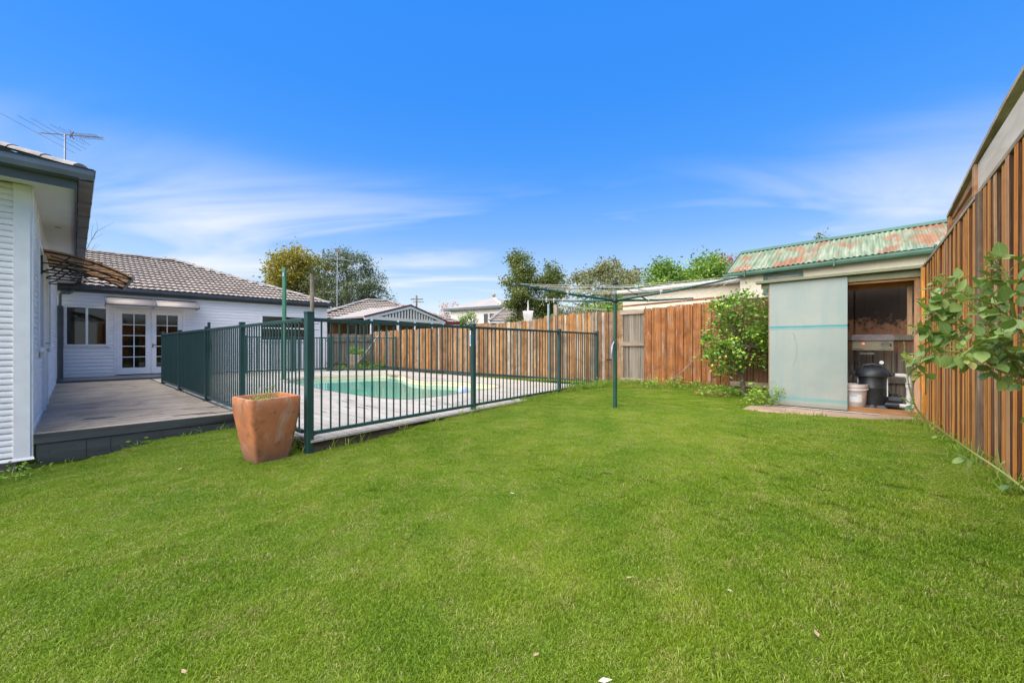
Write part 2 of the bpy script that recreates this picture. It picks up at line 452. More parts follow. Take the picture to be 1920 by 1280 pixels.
M['redtrim'] = simple('red_trim', (.17, .030, .030, 1), (.13, .025, .025, 1), 4.0, rough=.45)
M['palewall'] = simple('pale_wall', (.76, .70, .63, 1), (.70, .64, .57, 1), .8, rough=.8)
M['greyroof'] = simple('grey_roof', (.32, .285, .255, 1), (.27, .24, .215, 1), .9, rough=.7)
M['solar'] = simple('solar_panel', (.03, .035, .045, 1), rough=.2)
M['tile_top'] = simple('tile_face', (.31, .255, .205, 1), (.20, .165, .138, 1), 5.0, rough=.85, bstr=.3, lo=.42, hi=.75, jitter=.22)
M['tile_lip_shade'] = simple('tile_lip_shade', (.028, .028, .032, 1), (.05, .048, .05, 1), 7.0, rough=.8)  # front lip in charcoal: paints the shadow step between tile rows
M['tile_cap'] = simple('ridge_cap', (.34, .305, .28, 1), (.17, .16, .155, 1), 5.0, rough=.85, jitter=.3)
M['interior'] = simple('dim_room', (.055, .042, .033, 1), (.03, .024, .02, 1), 1.4, rough=.9)
M['blind'] = simple('blind_slat', (.20, .15, .11, 1), (.13, .10, .075, 1), 3.0, rough=.6)
M['curtain'] = simple('room_furniture', (.16, .14, .13, 1), (.10, .045, .04, 1), 2.0, rough=.8)
M['lemon'] = simple('lemon_skin', (.42, .44, .04, 1), (.25, .38, .04, 1), 12.0, rough=.45)
M['barkd'] = simple('bark', (.13, .10, .075, 1), (.07, .055, .04, 1), 12.0, rough=.95, bstr=.5, stretch=(1, 1, .3))
M['cane'] = simple('rose_cane', (.16, .25, .05, 1), (.22, .20, .06, 1), 9.0, rough=.5)
M['signblue'] = simple('sign_blue', (.04, .28, .62, 1), (.05, .32, .66, 1), 4, rough=.4)
M['signwhite'] = simple('sign_white', (.74, .74, .74, 1), (.68, .68, .68, 1), 4, rough=.4)
M['tealpaint'] = simple('pale_teal_post', (.27, .36, .345, 1), (.19, .26, .25, 1), 6, rough=.6)

def mat_glass():
    t = NT('window_glass')
    lw = t.n('ShaderNodeLayerWeight'); lw.inputs['Blend'].default_value = .35
    f = t.math('ADD', t.math('MULTIPLY', lw.outputs['Fresnel'], .35), .03, clamp=True)
    tr = t.n('ShaderNodeBsdfTransparent'); tr.inputs[0].default_value = (.62, .60, .57, 1)
    gl = t.n('ShaderNodeBsdfGlossy'); gl.inputs['Roughness'].default_value = .03; gl.inputs[0].default_value = (.85, .88, .9, 1)
    ms = t.n('ShaderNodeMixShader'); t.l(f, ms.inputs[0]); t.l(tr.outputs[0], ms.inputs[1]); t.l(gl.outputs[0], ms.inputs[2])
    t.l(ms.outputs[0], t.out.inputs['Surface']); return t.m
M['glass'] = mat_glass()

def mat_poly(name, col, a):
    t = NT(name)
    b = t.bsdf(col, .25, 0, .5)
    tr = t.n('ShaderNodeBsdfTranslucent'); tr.inputs[0].default_value = col
    ts = t.n('ShaderNodeBsdfTransparent'); ts.inputs[0].default_value = tuple(min(1, q * 1.6) for q in col[:3]) + (1,)
    m1 = t.n('ShaderNodeMixShader'); m1.inputs[0].default_value = .5
    t.l(b.outputs[0], m1.inputs[1]); t.l(tr.outputs[0], m1.inputs[2])
    m2 = t.n('ShaderNodeMixShader'); m2.inputs[0].default_value = a
    t.l(m1.outputs[0], m2.inputs[1]); t.l(ts.outputs[0], m2.inputs[2])
    t.l(m2.outputs[0], t.out.inputs['Surface']); return t.m
M['poly_brown'] = mat_poly('bronze_polycarbonate', (.55, .42, .29, 1), .62)
M['poly_pale'] = mat_poly('pale_polycarbonate', (.62, .54, .46, 1), .10)

def mat_terracotta():
    t = NT('terracotta')
    o = t.coord('Object')
    n1 = t.noise(o, 3.2, 6, .6, dist=.6); n2 = t.noise(o, 9.0, 6, .65); n3 = t.noise(t.coord('Object', (1, 1, .5)), 5.0, 5, .6, dist=1.2)
    n5 = t.noise(o, 34.0, 4, .7)
    col = t.mix(t.ramp(n1, [(.32, 0.0), (.68, 1.0)]), (.53, .19, .075, 1), (.33, .13, .062, 1))
    col = t.mix(t.ramp(n3, [(.50, 0.0), (.68, .8)]), col, (.50, .32, .22, 1))
    col = t.mix(t.ramp(n2, [(.54, 0.0), (.70, .75)]), col, (.14, .07, .042, 1))
    sx = t.n('ShaderNodeSeparateXYZ'); t.l(o, sx.inputs[0])
    low = t.math('SUBTRACT', .26, t.math('ADD', sx.outputs[2], t.math('MULTIPLY', t.math('SUBTRACT', n2, .5), .55)))
    col = t.mix(t.math('MULTIPLY', low, 3.2, clamp=True), col, (.19, .105, .065, 1))
    col = t.mix(t.ramp(n5, [(.60, 0.0), (.75, .35)]), col, (.12, .07, .045, 1))
    return t.done(t.bsdf(col, .82, 0, .25, n5, .25, .006))
M['terracotta'] = mat_terracotta()

def mat_corr(name):
    t = NT(name)
    wpos = t.coord('World')
    o = t.coord('Object', (1.0, .16, 1))
    rn = t.math('MULTIPLY', t.rnd(), 33.0)
    n1 = t.noise(t.coord('Object', (1.5, .75, 1)), 1.7, 6, .66, w=rn, dist=.3); n2 = t.noise(o, 9.0, 6, .7, w=rn); n3 = t.noise(t.coord('Object', (1, .10, 1)), 16, 5, .6, w=rn)
    base = t.mix(t.ramp(n3, [(.35, 0.0), (.68, 1.0)]), (.10, .155, .085, 1), (.30, .325, .225, 1))
    base = t.mix(t.ramp(n2, [(.5, 0.0), (.75, .7)]), base, (.085, .145, .08, 1))
    rust = t.mix(t.ramp(n2, [(.35, 0.0), (.65, 1.0)]), (.17, .065, .032, 1), (.32, .15, .075, 1))
    m = t.math('ADD', n1, t.math('MULTIPLY', t.math('SUBTRACT', n2, .5), .35))
    col = t.mix(t.ramp(m, [(.49, 0.0), (.60, .95)]), base, rust)
    return t.done(t.bsdf(col, .7, 0, .3, n2, .1, .005))
M['corrugated'] = mat_corr('rusty_corrugated_iron')

def mat_door():
    t = NT('shed_door_paint')
    o = t.coord('Object')
    n1 = t.noise(o, 2.0, 6, .6); n2 = t.noise(t.coord('Object', (1, 1, .08)), 9, 5, .6); n3 = t.noise(t.coord('Object', (.25, 1, 3)), 16, 5, .6)
    col = t.mix(t.ramp(n1, [(.35, 0.0), (.7, 1.0)]), (.245, .295, .27, 1), (.315, .335, .295, 1))
    col = t.mix(t.ramp(n2, [(.48, 0.0), (.75, .55)]), col, (.205, .285, .275, 1))
    sx = t.n('ShaderNodeSeparateXYZ'); t.l(o, sx.inputs[0])
    z = t.math('ADD', sx.outputs[2], t.math('MULTIPLY', t.math('SUBTRACT', n3, .5), .035))
    def band(z0, hw): return t.math('MULTIPLY', t.math('SUBTRACT', hw, t.math('ABSOLUTE', t.math('SUBTRACT', z, z0))), 130.0, clamp=True)
    teal = (.02, .24, .27, 1)
    col = t.mix(t.math('MULTIPLY', band(1.235, .018), .85), col, teal)
    col = t.mix(t.math('MULTIPLY', band(1.205, .020), .35), col, teal)
    col = t.mix(t.math('MULTIPLY', band(.115, .03), .5), col, (.08, .32, .32, 1))
    col = t.mix(t.ramp(n3, [(.72, 0.0), (.80, .5)]), col, (.20, .23, .20, 1))
    low = t.math('MULTIPLY', t.math('SUBTRACT', .07, z), 18.0, clamp=True)
    col = t.mix(t.math('MULTIPLY', low, .6), col, (.24, .22, .15, 1))
    return t.done(t.bsdf(col, .62, 0, .3, n2, .04, .004))
M['sheddoor'] = mat_door()

def mat_water():
    t = NT('pool_water')
    w = t.coord('World')
    f = t.noise(w, .8, 3)
    col = t.mix(f, (.075, .30, .215, 1), (.11, .36, .26, 1))
    bump = t.noise(t.coord('World', (1, 1, 1)), 3.5, 3)
    return t.done(t.bsdf(col, .03, 0, .5, bump, .08, .012, IOR=1.33))
M['water'] = mat_water()
M['poolshell'] = simple('pool_shell', (.66, .58, .39, 1), (.58, .51, .34, 1), 4, rough=.35)
M['coping'] = simple('coping_dark', (.13, .11, .085, 1), (.20, .18, .13, 1), 5, rough=.7)

def mat_lawn_sheet():
    t = NT('lawn_soil')
    w = t.coord('World')
    n1 = t.noise(w, 55.0, 5, .7); n2 = t.noise(w, .9, 4, .55)
    col = t.mix(t.ramp(n1, [(.35, 0.0), (.65, 1.0)]), (.045, .075, .008, 1), (.10, .15, .014, 1))
    col = t.mix(t.ramp(n2, [(.5, 0.0), (.75, .5)]), col, (.15, .16, .045, 1))
    return t.done(t.bsdf(col, .95, 0, .1, n1, .6, .02))
M['lawn'] = mat_lawn_sheet()

def mat_grass(name, a, b, dry, tip):
    t = NT(name)
    g = t.n('ShaderNodeNewGeometry')
    isl = g.outputs['Random Per Island']
    w = g.outputs['Position']
    n2 = t.noise(w, .75, 5, .6); n3 = t.noise(w, 3.2, 4, .6); n4 = t.noise(w, 9.0, 3, .6)
    col = t.mix(isl, a, b)
    k = t.math('ADD', t.math('MULTIPLY', n2, .6), t.math('MULTIPLY', n3, .45))
    col = t.mix(t.ramp(k, [(.42, 0.0), (.64, .65)]), col, tip)
    col = t.mix(t.ramp(n4, [(.60, 0.0), (.78, .35)]), col, (.085, .15, .012, 1))
    d = t.math('ADD', isl, t.math('MULTIPLY', t.math('SUBTRACT', t.math('ADD', n3, n4), 1.0), .9))
    col = t.mix(t.ramp(d, [(.86, 0.0), (1.02, .9)]), col, dry)
    bs = t.bsdf(col, .5, 0, .3)
    tr = t.n('ShaderNodeBsdfTranslucent'); t.l(t.mix(1.0, col, (1.0, 1.0, .5, 1), 'MULTIPLY'), tr.inputs[0])
    ms = t.n('ShaderNodeMixShader'); ms.inputs[0].default_value = .35
    t.l(bs.outputs[0], ms.inputs[1]); t.l(tr.outputs[0], ms.inputs[2]); t.l(ms.outputs[0], t.out.inputs['Surface'])
    return t.m
M['grass'] = mat_grass('lawn_grass', (.064, .142, .006, 1), (.265, .41, .030, 1), (.48, .43, .18, 1), (.305, .385, .030, 1))
M['weed'] = mat_grass('long_grass', (.13, .24, .02, 1), (.22, .35, .04, 1), (.45, .36, .13, 1), (.28, .36, .05, 1))

# ------------------------------------------------------------------ ground
def inpoly(x, y, poly):
    r = False; n = len(poly); j = n - 1
    for i in range(n):
        xi, yi = poly[i]; xj, yj = poly[j]
        if (yi > y) != (yj > y) and x < (xj - xi) * (y - yi) / (yj - yi) + xi: r = not r
        j = i
    return r
def add2(p, d, k, e=None, m=0.0):
    q = (p[0] + d[0] * k, p[1] + d[1] * k)
    if e is not None: q = (q[0] + e[0] * m, q[1] + e[1] * m)
    return q
def isect(p, d, q, e):
    den = d[0] * e[1] - d[1] * e[0]
    return ((q[0] - p[0]) * e[1] - (q[1] - p[1]) * e[0]) / den
K0 = add2(A0, WU, isect(A0, WU, F0, FV))               # where the side deck's edge meets the pool fence
B_FAR = add2(B0, BD, -10.7)
deck_poly = [add2(F0, FU, .10, FV, .12), add2(FE, FU, -.05, FV, .06), B_FAR, W1, W0, add2(A0, AV, .3), add2(K0, AV, .12), add2(K0, FV, .1)]
PX = [(534, 714.5), (575, 706.5), (634.6, 703.6), (703, 701.4), (738, 701.6), (756, 705), (770, 710.5), (795, 713.8), (841, 714.8), (886.6, 718), (926, 721), (936, 724.5),
      (922, 728), (886, 733), (841, 740), (795, 745.4), (760.6, 748.3), (715, 745.5), (669, 740), (634, 735), (589, 726.5), (554, 719)]
def pool_pt(x, y):
    d = (CAM_H - DECK) * FPX / (y - 646); return ((x - 960) / FPX * d, d)
pc = [pool_pt(*p) for p in PX]
def catmull(pts, n=5):
    out = []; N = len(pts)
    for i in range(N):
        p0, p1, p2, p3 = (np.array(pts[(i + k - 1) % N]) for k in range(4))
        for k in range(n):
            t = k / n
            out.append(tuple(.5 * ((2 * p1) + (-p0 + p2) * t + (2 * p0 - 5 * p1 + 4 * p2 - p3) * t * t + (-p0 + 3 * p1 - 3 * p2 + p3) * t ** 3)))
    return out
pool = catmull(pc, 5)
pcen = (sum(p[0] for p in pool) / len(pool), sum(p[1] for p in pool) / len(pool))
def grow(poly, d):
    out = []; N = len(poly)
    area = sum(poly[i][0] * poly[(i + 1) % N][1] - poly[(i + 1) % N][0] * poly[i][1] for i in range(N))
    sg = 1 if area > 0 else -1
    for i in range(N):
        a = poly[i - 1]; b = poly[(i + 1) % N]
        tx, ty = unit((b[0] - a[0], b[1] - a[1]))
        out.append((poly[i][0] + ty * d * sg, poly[i][1] - tx * d * sg))
    return out
pool_big = grow(pool, .6)

def axis(lo, hi, step, far):
    a = list(np.arange(lo, hi, step))
    k = step; x = hi; up = []
    while x < far: up.append(x); k *= 1.5; x += k
    up.append(far)
    k = step; x = lo - step; dn = []
    while x > -far: dn.append(x); k *= 1.5; x -= k
    dn.append(-far)
    return dn[::-1] + a + up
xs = axis(-9, 8, .16, 900); ys = axis(-2.4, 17.6, .16, 900)
vv = []
for y in ys:
    for x in xs:
        if inpoly(x, y, pool_big): z = -2.6
        elif inpoly(x, y, deck_poly): z = -.36
        elif -12 < x < 9 and -4 < y < 14: z = gz(x, y)
        else:
            z = .05
        vv.append((x, y, z))
ff = [(j * len(xs) + i, j * len(xs) + i + 1, (j + 1) * len(xs) + i + 1, (j + 1) * len(xs) + i) for j in range(len(ys) - 1) for i in range(len(xs) - 1)]
g = MB(); g.add(vv, ff)
tag(g.build('ground', M['lawn'], smooth=True), kind='structure')

# short mown grass: patches of blades spread over the whole lawn
def grass_patch(n, size, h0, h1, width, lean, seed):
    r = np.random.default_rng(seed)
    p = r.uniform(-size / 2, size / 2, (n, 2)); a = r.uniform(0, 2 * np.pi, n); b = r.uniform(0, 2 * np.pi, n)
    h = r.uniform(h0, h1, n); ln = h * r.uniform(.15, lean, n); w = width * r.uniform(.7, 1.3, n)
    V = np.zeros((n, 5, 3))
    ca, sa = np.cos(a), np.sin(a); cb, sb = np.cos(b), np.sin(b)
    for k, sgn in ((0, -1), (1, 1)):
        V[:, k, 0] = p[:, 0] + sgn * ca * w / 2; V[:, k, 1] = p[:, 1] + sgn * sa * w / 2; V[:, k, 2] = -.006
        V[:, k + 2, 0] = p[:, 0] + sgn * ca * w * .4 + cb * ln * .4; V[:, k + 2, 1] = p[:, 1] + sgn * sa * w * .4 + sb * ln * .4; V[:, k + 2, 2] = h * .6
    V[:, 4, 0] = p[:, 0] + cb * ln; V[:, 4, 1] = p[:, 1] + sb * ln; V[:, 4, 2] = h
    me = bpy.data.meshes.new('grass_patch')
    fs = []
    for i in range(n):
        o = i * 5
        fs.append((o, o + 1, o + 3, o + 2)); fs.append((o + 2, o + 3, o + 4))
    me.from_pydata(V.reshape(-1, 3).tolist(), [], fs)
    me.materials.append(M['grass'])
    return me
patches = []
for k in range(4):
    po = bpy.data.objects.new('grass_patch', grass_patch(5200, .36, .004, .011, .0027, 2.4, 40 + k))
    patches.append(po)
slab_poly = [add2(S0, BD, -.22, (-.667, -.745), .78), add2(S0, BD, 1.9, (-.667, -.745), .78), add2(S0, BD, 1.9, (.667, .745), .8), add2(S0, BD, -.05, (.667, .745), .8)]
house_a_poly = [add2(A0, AV, -.02), add2(A0, WU, -6), add2(add2(A0, WU, -6), AV, 12), add2(A0, AV, 12)]
lawn_pts = []
st = .19
for j in range(int(13 / st)):
    for i in range(int(17 / st)):
        x = -9.2 + i * st + random.uniform(-.06, .06) + (st / 2 if j % 2 else 0); y = -1.6 + j * st + random.uniform(-.06, .06)
        if inpoly(x, y, deck_poly) or inpoly(x, y, slab_poly) or inpoly(x, y, house_a_poly): continue
        if (x - B0[0]) * .667 + (y - B0[1]) * .745 > -.12: continue
        if x > 1.05 + .83 * y - .12: continue
        if inpoly(x, y, [add2(A0, WU, -.1, AV, -.08), add2(K0, AV, -.08), add2(K0, AV, 1), add2(A0, AV, 1)]): continue
        ratio = x / max(y, .3)
        if y > .3 and (ratio < -1.9 or ratio > 1.9): continue
        if y <= .3 and abs(x) > 2: continue
        lawn_pts.append((x, y, gz(x, y)))
gm = bpy.data.meshes.new('lawn_grass'); gm.from_pydata(lawn_pts, [], [])
lawn = tag(obj('lawn_grass', gm), 'short mown green lawn filling the yard', 'grass', kind='stuff')
ng = bpy.data.node_groups.new('lawn_scatter', 'GeometryNodeTree')
ng.interface.new_socket('Geometry', in_out='INPUT', socket_type='NodeSocketGeometry')
ng.interface.new_socket('Geometry', in_out='OUTPUT', socket_type='NodeSocketGeometry')
gi = ng.nodes.new('NodeGroupInput'); go = ng.nodes.new('NodeGroupOutput')
iop = ng.nodes.new('GeometryNodeInstanceOnPoints')
join = ng.nodes.new('GeometryNodeJoinGeometry')
for po in patches[::-1]:
    oi = ng.nodes.new('GeometryNodeObjectInfo'); oi.inputs['Object'].default_value = po
    oi.inputs['As Instance'].default_value = True
    ng.links.new(oi.outputs['Geometry'], join.inputs[0])
ng.links.new(gi.outputs[0], iop.inputs['Points']); ng.links.new(join.outputs[0], iop.inputs['Instance'])
iop.inputs['Pick Instance'].default_value = True
ri = ng.nodes.new('FunctionNodeRandomValue'); ri.data_type = 'INT'
ri.inputs[4].default_value = 0; ri.inputs[5].default_value = 3
ng.links.new(ri.outputs[2], iop.inputs['Instance Index'])
rr = ng.nodes.new('FunctionNodeRandomValue'); rr.data_type = 'FLOAT_VECTOR'
rr.inputs[0].default_value = (-.04, -.04, 0); rr.inputs[1].default_value = (.04, .04, 6.283); rr.inputs['Seed'].default_value = 3
ng.links.new(rr.outputs[0], iop.inputs['Rotation'])
rs = ng.nodes.new('FunctionNodeRandomValue'); rs.data_type = 'FLOAT_VECTOR'
rs.inputs[0].default_value = (.95, .95, .75); rs.inputs[1].default_value = (1.1, 1.1, 1.25); rs.inputs['Seed'].default_value = 9
ng.links.new(rs.outputs[0], iop.inputs['Scale'])
ng.links.new(iop.outputs[0], go.inputs[0])
lawn.modifiers.new('scatter', 'NODES').node_group = ng
gm.materials.append(M['grass'])

# ------------------------------------------------------------------ side deck
board_me = {}
def ubox(mat, bevel=0.0):
    k = (mat, bevel)
    if k not in board_me: board_me[k] = MB().box(-.5, .5, -.5, .5, 0, 1).mesh('board', M[mat])
    return board_me[k]
xlen_me = {}
def xboard(mat):
    if mat not in xlen_me: xlen_me[mat] = MB().box(0, 1, -.5, .5, -1, 0).mesh('board', M[mat])
    return xlen_me[mat]
wx = ang(WU)
sd = thing('side_deck', 'grey tan timber deck between white weatherboard house and green pool fence', 'deck', (A0[0], A0[1], 0), wx)
loc = lambda p: ((p[0] - A0[0]) * WU[0] + (p[1] - A0[1]) * WU[1], -(p[0] - A0[0]) * WU[1] + (p[1] - A0[1]) * WU[0])
PW = .098
nb = int(10.0 / PW)
for k in range(nb):
    y = .0 + (k + .5) * PW
    P = add2(A0, (-WU[1], WU[0]), y)
    L = isect(P, WU, F0, FV) - .03
    x0 = isect(P, WU, A0, AV) + .012
    xj = random.uniform(.3, .8)
    if k % 7 == 2 and L > 1.6:
        segs = [(x0, x0 + xj * (L - x0) - .002), (x0 + xj * (L - x0) + .002, L)]
    else: segs = [(x0, L)]
    for a, b in segs:
        obj('board', xboard('decktan'), sd, (a, y, DECK + random.uniform(-.0015, .0015)), 0, (b - a, PW - .009, .02))
Lk = loc(K0)[0]
mb = MB().box(0.03, Lk + .3, -.034, -.002, DECK - .105, DECK + .003); mb.build('nosing_board', M['fascia'], sd, bevel=.003)
mb = MB().box(0.05, Lk + .35, -.022, .02, -.20, DECK - .109); o = mb.build('fascia_board', M['fascia'], sd)
MB().box(.42, .424, -.0245, -.0225, -.19, DECK - .115).build('board_joint', M['black'], sd)
MB().box(.62, .624, -.0245, -.0225, -.19, DECK - .115).build('board_joint', M['black'], sd)
MB().tube([(.50, .05, -.4), (.50, .05, -.1)], .035, 10).build('stump', M['pvc'], sd)
for k in range(14):                                    # landing boards at the french doors
    y = 8.48 + (k + .5) * .112
    P = add2(A0, (-WU[1], WU[0]), y)
    x0 = isect(P, WU, A0, AV) + .012; L = isect(P, WU, F0, FV) + .35
    obj('landing_board', xboard('deckdark'), sd, (x0, y, DECK + .055 + random.uniform(-.001, .001)), 0, (L - x0, .106, .054))
# wet-dark patches left where boards were oiled
for (a, b, y) in ((1.2, 1.72, 3), (1.45, 1.95, 2), (1.7, 2.1, 9), (2.0, 2.4, 6), (1.9, 2.5, 14), (2.2, 2.7, 22), (.35, .75, 8), (.4, .7, 9), (2.1, 2.6, 30), (1.8, 2.4, 38)):
    yy = (y + .5) * PW
    P = add2(A0, (-WU[1], WU[0]), yy); x0 = isect(P, WU, A0, AV)
    mb = MB(); n = 12; top = []
    for i in range(n + 1):
        t = i / n; w = (PW - .02) * .5 * math.sin(math.pi * t) ** .6 * random.uniform(.6, 1)
        top += [(x0 + a + (b - a) * t, yy - w, DECK + .0035), (x0 + a + (b - a) * t, yy + w, DECK + .0035)]
    mb.add(top, [(2 * i, 2 * i + 2, 2 * i + 3, 2 * i + 1) for i in range(n)])
    mb.build('worn_patch', M['deckdark'], sd)

# ------------------------------------------------------------------ pool deck and pool
fx = ang(FU)
pd = thing('pool_deck', 'pale timber deck laid round the kidney shaped pool', 'deck', (F0[0], F0[1], 0), ang(FV))
FN = (-FV[1], FV[0])                                     # across the boards, to the left of FV
Q1 = (-7.35, 14.75); Q2 = (-4.5, 15.45)
QD = unit((Q2[0] - Q1[0], Q2[1] - Q1[1]))
def chord(P, d):
    hits = []
    for i in range(len(pool)):
        a = pool[i]; b = pool[(i + 1) % len(pool)]
        e = (b[0] - a[0], b[1] - a[1]); den = d[0] * e[1] - d[1] * e[0]
        if abs(den) < 1e-9: continue
        t = ((a[0] - P[0]) * e[1] - (a[1] - P[1]) * e[0]) / den
        u = ((a[0] - P[0]) * d[1] - (a[1] - P[1]) * d[0]) / den
        if 0 <= u < 1: hits.append(t)
    return sorted(hits)
lenU = math.hypot(FE[0] - F0[0], FE[1] - F0[1])
s_perp = -(FU[0] * FN[0] + FU[1] * FN[1])                # step across boards for a metre of front edge
BW = .14
nbp = int(lenU * s_perp / BW)
for k in range(nbp + 1):
    c0 = k * BW + .003; c1 = min((k + 1) * BW - .003, lenU * s_perp)
    if c1 - c0 < .03: continue
    ends = []
    for cc in (c0, c1):
        P = add2(F0, FN, -cc)
        t0 = isect(P, FV, F0, FU) - .055
        tE = isect(P, FV, W0, WU) - .02
        tq = isect(P, FV, Q1, QD)
        if isect(Q1, QD, P, FV) > -.4: tE = min(tE, tq + .03)
        h = [t for t in chord(P, FV) if t0 < t < tE]
        ends.append((t0, tE, h))
    pieces = []
    if len(ends[0][2]) == 4 and len(ends[1][2]) == 4:
        pieces.append(((ends[0][2][1], ends[0][2][2]), (ends[1][2][1], ends[1][2][2])))
    if len(ends[0][2]) >= 2 and len(ends[1][2]) >= 2:
        pieces.append(((ends[0][0], ends[0][2][0]), (ends[1][0], ends[1][2][0])))
        pieces.append(((ends[0][2][-1], ends[0][1]), (ends[1][2][-1], ends[1][1])))
    else:
        pieces.append((ends[0][:2], ends[1][:2]))
    for (a0, b0), (a1, b1) in pieces:
        cuts = [0.0, 1.0]
        if b0 - a0 > 5.0: cuts = [0.0, .35 + .3 * ((k * 37) % 10) / 10, 1.0]
        for q in range(len(cuts) - 1):
            u0, u1 = cuts[q], cuts[q + 1]
            x00 = a0 + (b0 - a0) * u0 + (.002 if q else 0); x01 = a0 + (b0 - a0) * u1
            x10 = a1 + (b1 - a1) * u0 + (.002 if q else 0); x11 = a1 + (b1 - a1) * u1
            mb = MB(); dz = random.uniform(-.0012, .0012)
            vs = [(x, y, z) for z in (DECK - .022 + dz, DECK + dz) for x, y in ((x00, -c0), (x01, -c0), (x11, -c1), (x10, -c1))]
            mb.add(vs, [(0, 1, 2, 3), (7, 6, 5, 4), (0, 4, 5, 1), (1, 5, 6, 2), (2, 6, 7, 3), (3, 7, 4, 0)])
            mb.build('board', M['deckpool'], pd)
# dark unevenly worn gaps
for (x, y, n, ln) in ((632, 757, 3, .30), (648, 753, 2, .3), (667, 765, 3, .35), (690, 768, 2, .4), (850, 758, 4, .35), (870, 754, 3, .3), (905, 752, 3, .3), (826, 762, 2, .3), (622, 773, 1, .2)):
    d = (CAM_H - DECK) * FPX / (y - 646); X = (x - 960) / FPX * d
    u = (X - F0[0]) * FV[0] + (d - F0[1]) * FV[1]; cc = -((X - F0[0]) * FN[0] + (d - F0[1]) * FN[1])
    kk = round(cc / BW)
    for q in range(n):
        yy = -(kk + q) * BW; l2 = ln * random.uniform(.6, 1.2); xx = u + random.uniform(-.1, .1)
        MB().add([(xx, yy - .004, DECK + .004), (xx + l2 * .5, yy - .014, DECK + .004), (xx + l2, yy, DECK + .004), (xx + l2 * .5, yy + .012, DECK + .004)], [(0, 1, 2, 3)]).build('worn_gap', M['deckdark'], pd)
# sleeper under the front edge
E0 = add2(F0, FU, -.02); e = MB().box(0, lenU - .2, -.03, .05, -.35, DECK - .026)
o = e.build('edge_sleeper', M['sleeper'], pd, (0, 0, 0), fx - ang(FV))
e = MB().box(-.03, .045, .0, isect(F0, FV, A0, WU), -.35, DECK - .027); e.build('edge_sleeper', M['sleeper'], pd, (0, 0, 0), ang((FV[1], -FV[0])) - ang(FV))

sp = thing('swimming_pool', 'kidney shaped swimming pool with green water and cream rim', 'pool', (pcen[0], pcen[1], 0))
rel = lambda pts, z: [(p[0] - pcen[0], p[1] - pcen[1], z) for p in pts]
N = len(pool)
inn = grow(pool, -.03); inn2 = grow(pool, -.10)
mb = MB(); mb.add(rel(pool, DECK - .004) + rel(inn, DECK - .012) + rel(inn, -1.2), [(i, (i + 1) % N, (i + 1) % N + N, i + N) for i in range(N)] + [(i + N, (i + 1) % N + N, (i + 1) % N + 2 * N, i + 2 * N) for i in range(N)] + [tuple(range(2 * N, 3 * N))])
mb.build('shell', M['poolshell'], sp, smooth=True)
out1 = grow(pool, .035); mb = MB()
mb.add(rel(pool, DECK + .004) + rel(out1, DECK + .004) + rel(pool, DECK - .03), [(i, (i + 1) % N, (i + 1) % N + N, i + N) for i in range(N)] + [(i, (i + 1) % N, (i + 1) % N + 2 * N, i + 2 * N) for i in range(N)])
mb.build('coping', M['coping'], sp)
mb = MB(); mb.add(rel(grow(pool, -.028), .015), [tuple(range(N))])
mb.build('water', M['water'], sp)
# ledge tread visible along the waterline
mb = MB(); led = grow(pool, -.075)
mb.add(rel(inn, .03) + rel(led, .027) + rel(led, -.09), [(i, (i + 1) % N, (i + 1) % N + N, i + N) for i in range(N)] + [(i + N, (i + 1) % N + N, (i + 1) % N + 2 * N, i + 2 * N) for i in range(N)])
mb.build('ledge', M['poolshell'], sp)

# ------------------------------------------------------------------ cladding helper
def clad(parent, length, z0, z1, pitch, openings, mat, bands=2, depth=.016, y0=0.0, x_start=0.0, corner_cut=None):
    """horizontal boards along local x, facing -y; openings = (xa, xb, za, zb)"""
    z = z0; cache = {}
    prof = []
    h = pitch / bands
    for b in range(bands):
        zb = b * h
        prof += [(-depth * .15, zb + .0), (-depth, zb + .03 * h), (-depth * 1.12, zb + .28 * h), (-depth * .95, zb + .58 * h), (-depth * .5, zb + .86 * h), (-depth * .15, zb + .985 * h)]
    prof = [(0.004, 0.0)] + prof + [(0.004, pitch * .985)]
    while z < z1 - .02:
        zt = min(z + pitch, z1)
        spans = [(x_start, length)]
        for xa, xb, za, zb in openings:
            if zt > za + .004 and z < zb - .004:
                ns = []
                for a, b in spans:
                    if xb <= a or xa >= b: ns.append((a, b)); continue
                    if xa > a: ns.append((a, xa))
                    if xb < b: ns.append((xb, b))
                spans = ns
        for a, b in spans:
            if b - a < .02: continue
            k = (round(a, 3), round(b, 3), round(zt - z, 3))
            if k not in cache:
                mb = MB(); mb.prof_x([(y, min(zz, zt - z)) for y, zz in prof], a, b)
                cache[k] = mb.mesh('wall_board', mat, smooth=True)
            obj('wall_board', cache[k], parent, (0, y0, z))
        z += pitch

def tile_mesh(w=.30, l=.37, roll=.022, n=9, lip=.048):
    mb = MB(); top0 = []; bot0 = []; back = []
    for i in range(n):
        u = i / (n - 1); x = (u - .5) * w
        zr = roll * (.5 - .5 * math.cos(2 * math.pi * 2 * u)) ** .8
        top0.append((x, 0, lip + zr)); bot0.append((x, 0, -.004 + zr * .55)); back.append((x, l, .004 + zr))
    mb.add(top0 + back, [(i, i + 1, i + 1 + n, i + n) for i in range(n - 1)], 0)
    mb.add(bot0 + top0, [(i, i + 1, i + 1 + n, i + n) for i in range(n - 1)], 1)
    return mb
TILE = tile_mesh()
tile_me = TILE.mesh('tile', [M['tile_top'], M['tile_lip_shade']], smooth=False)
TILE_V = np.array(TILE.v); TILE_F = TILE.f; TILE_MI = TILE.mi

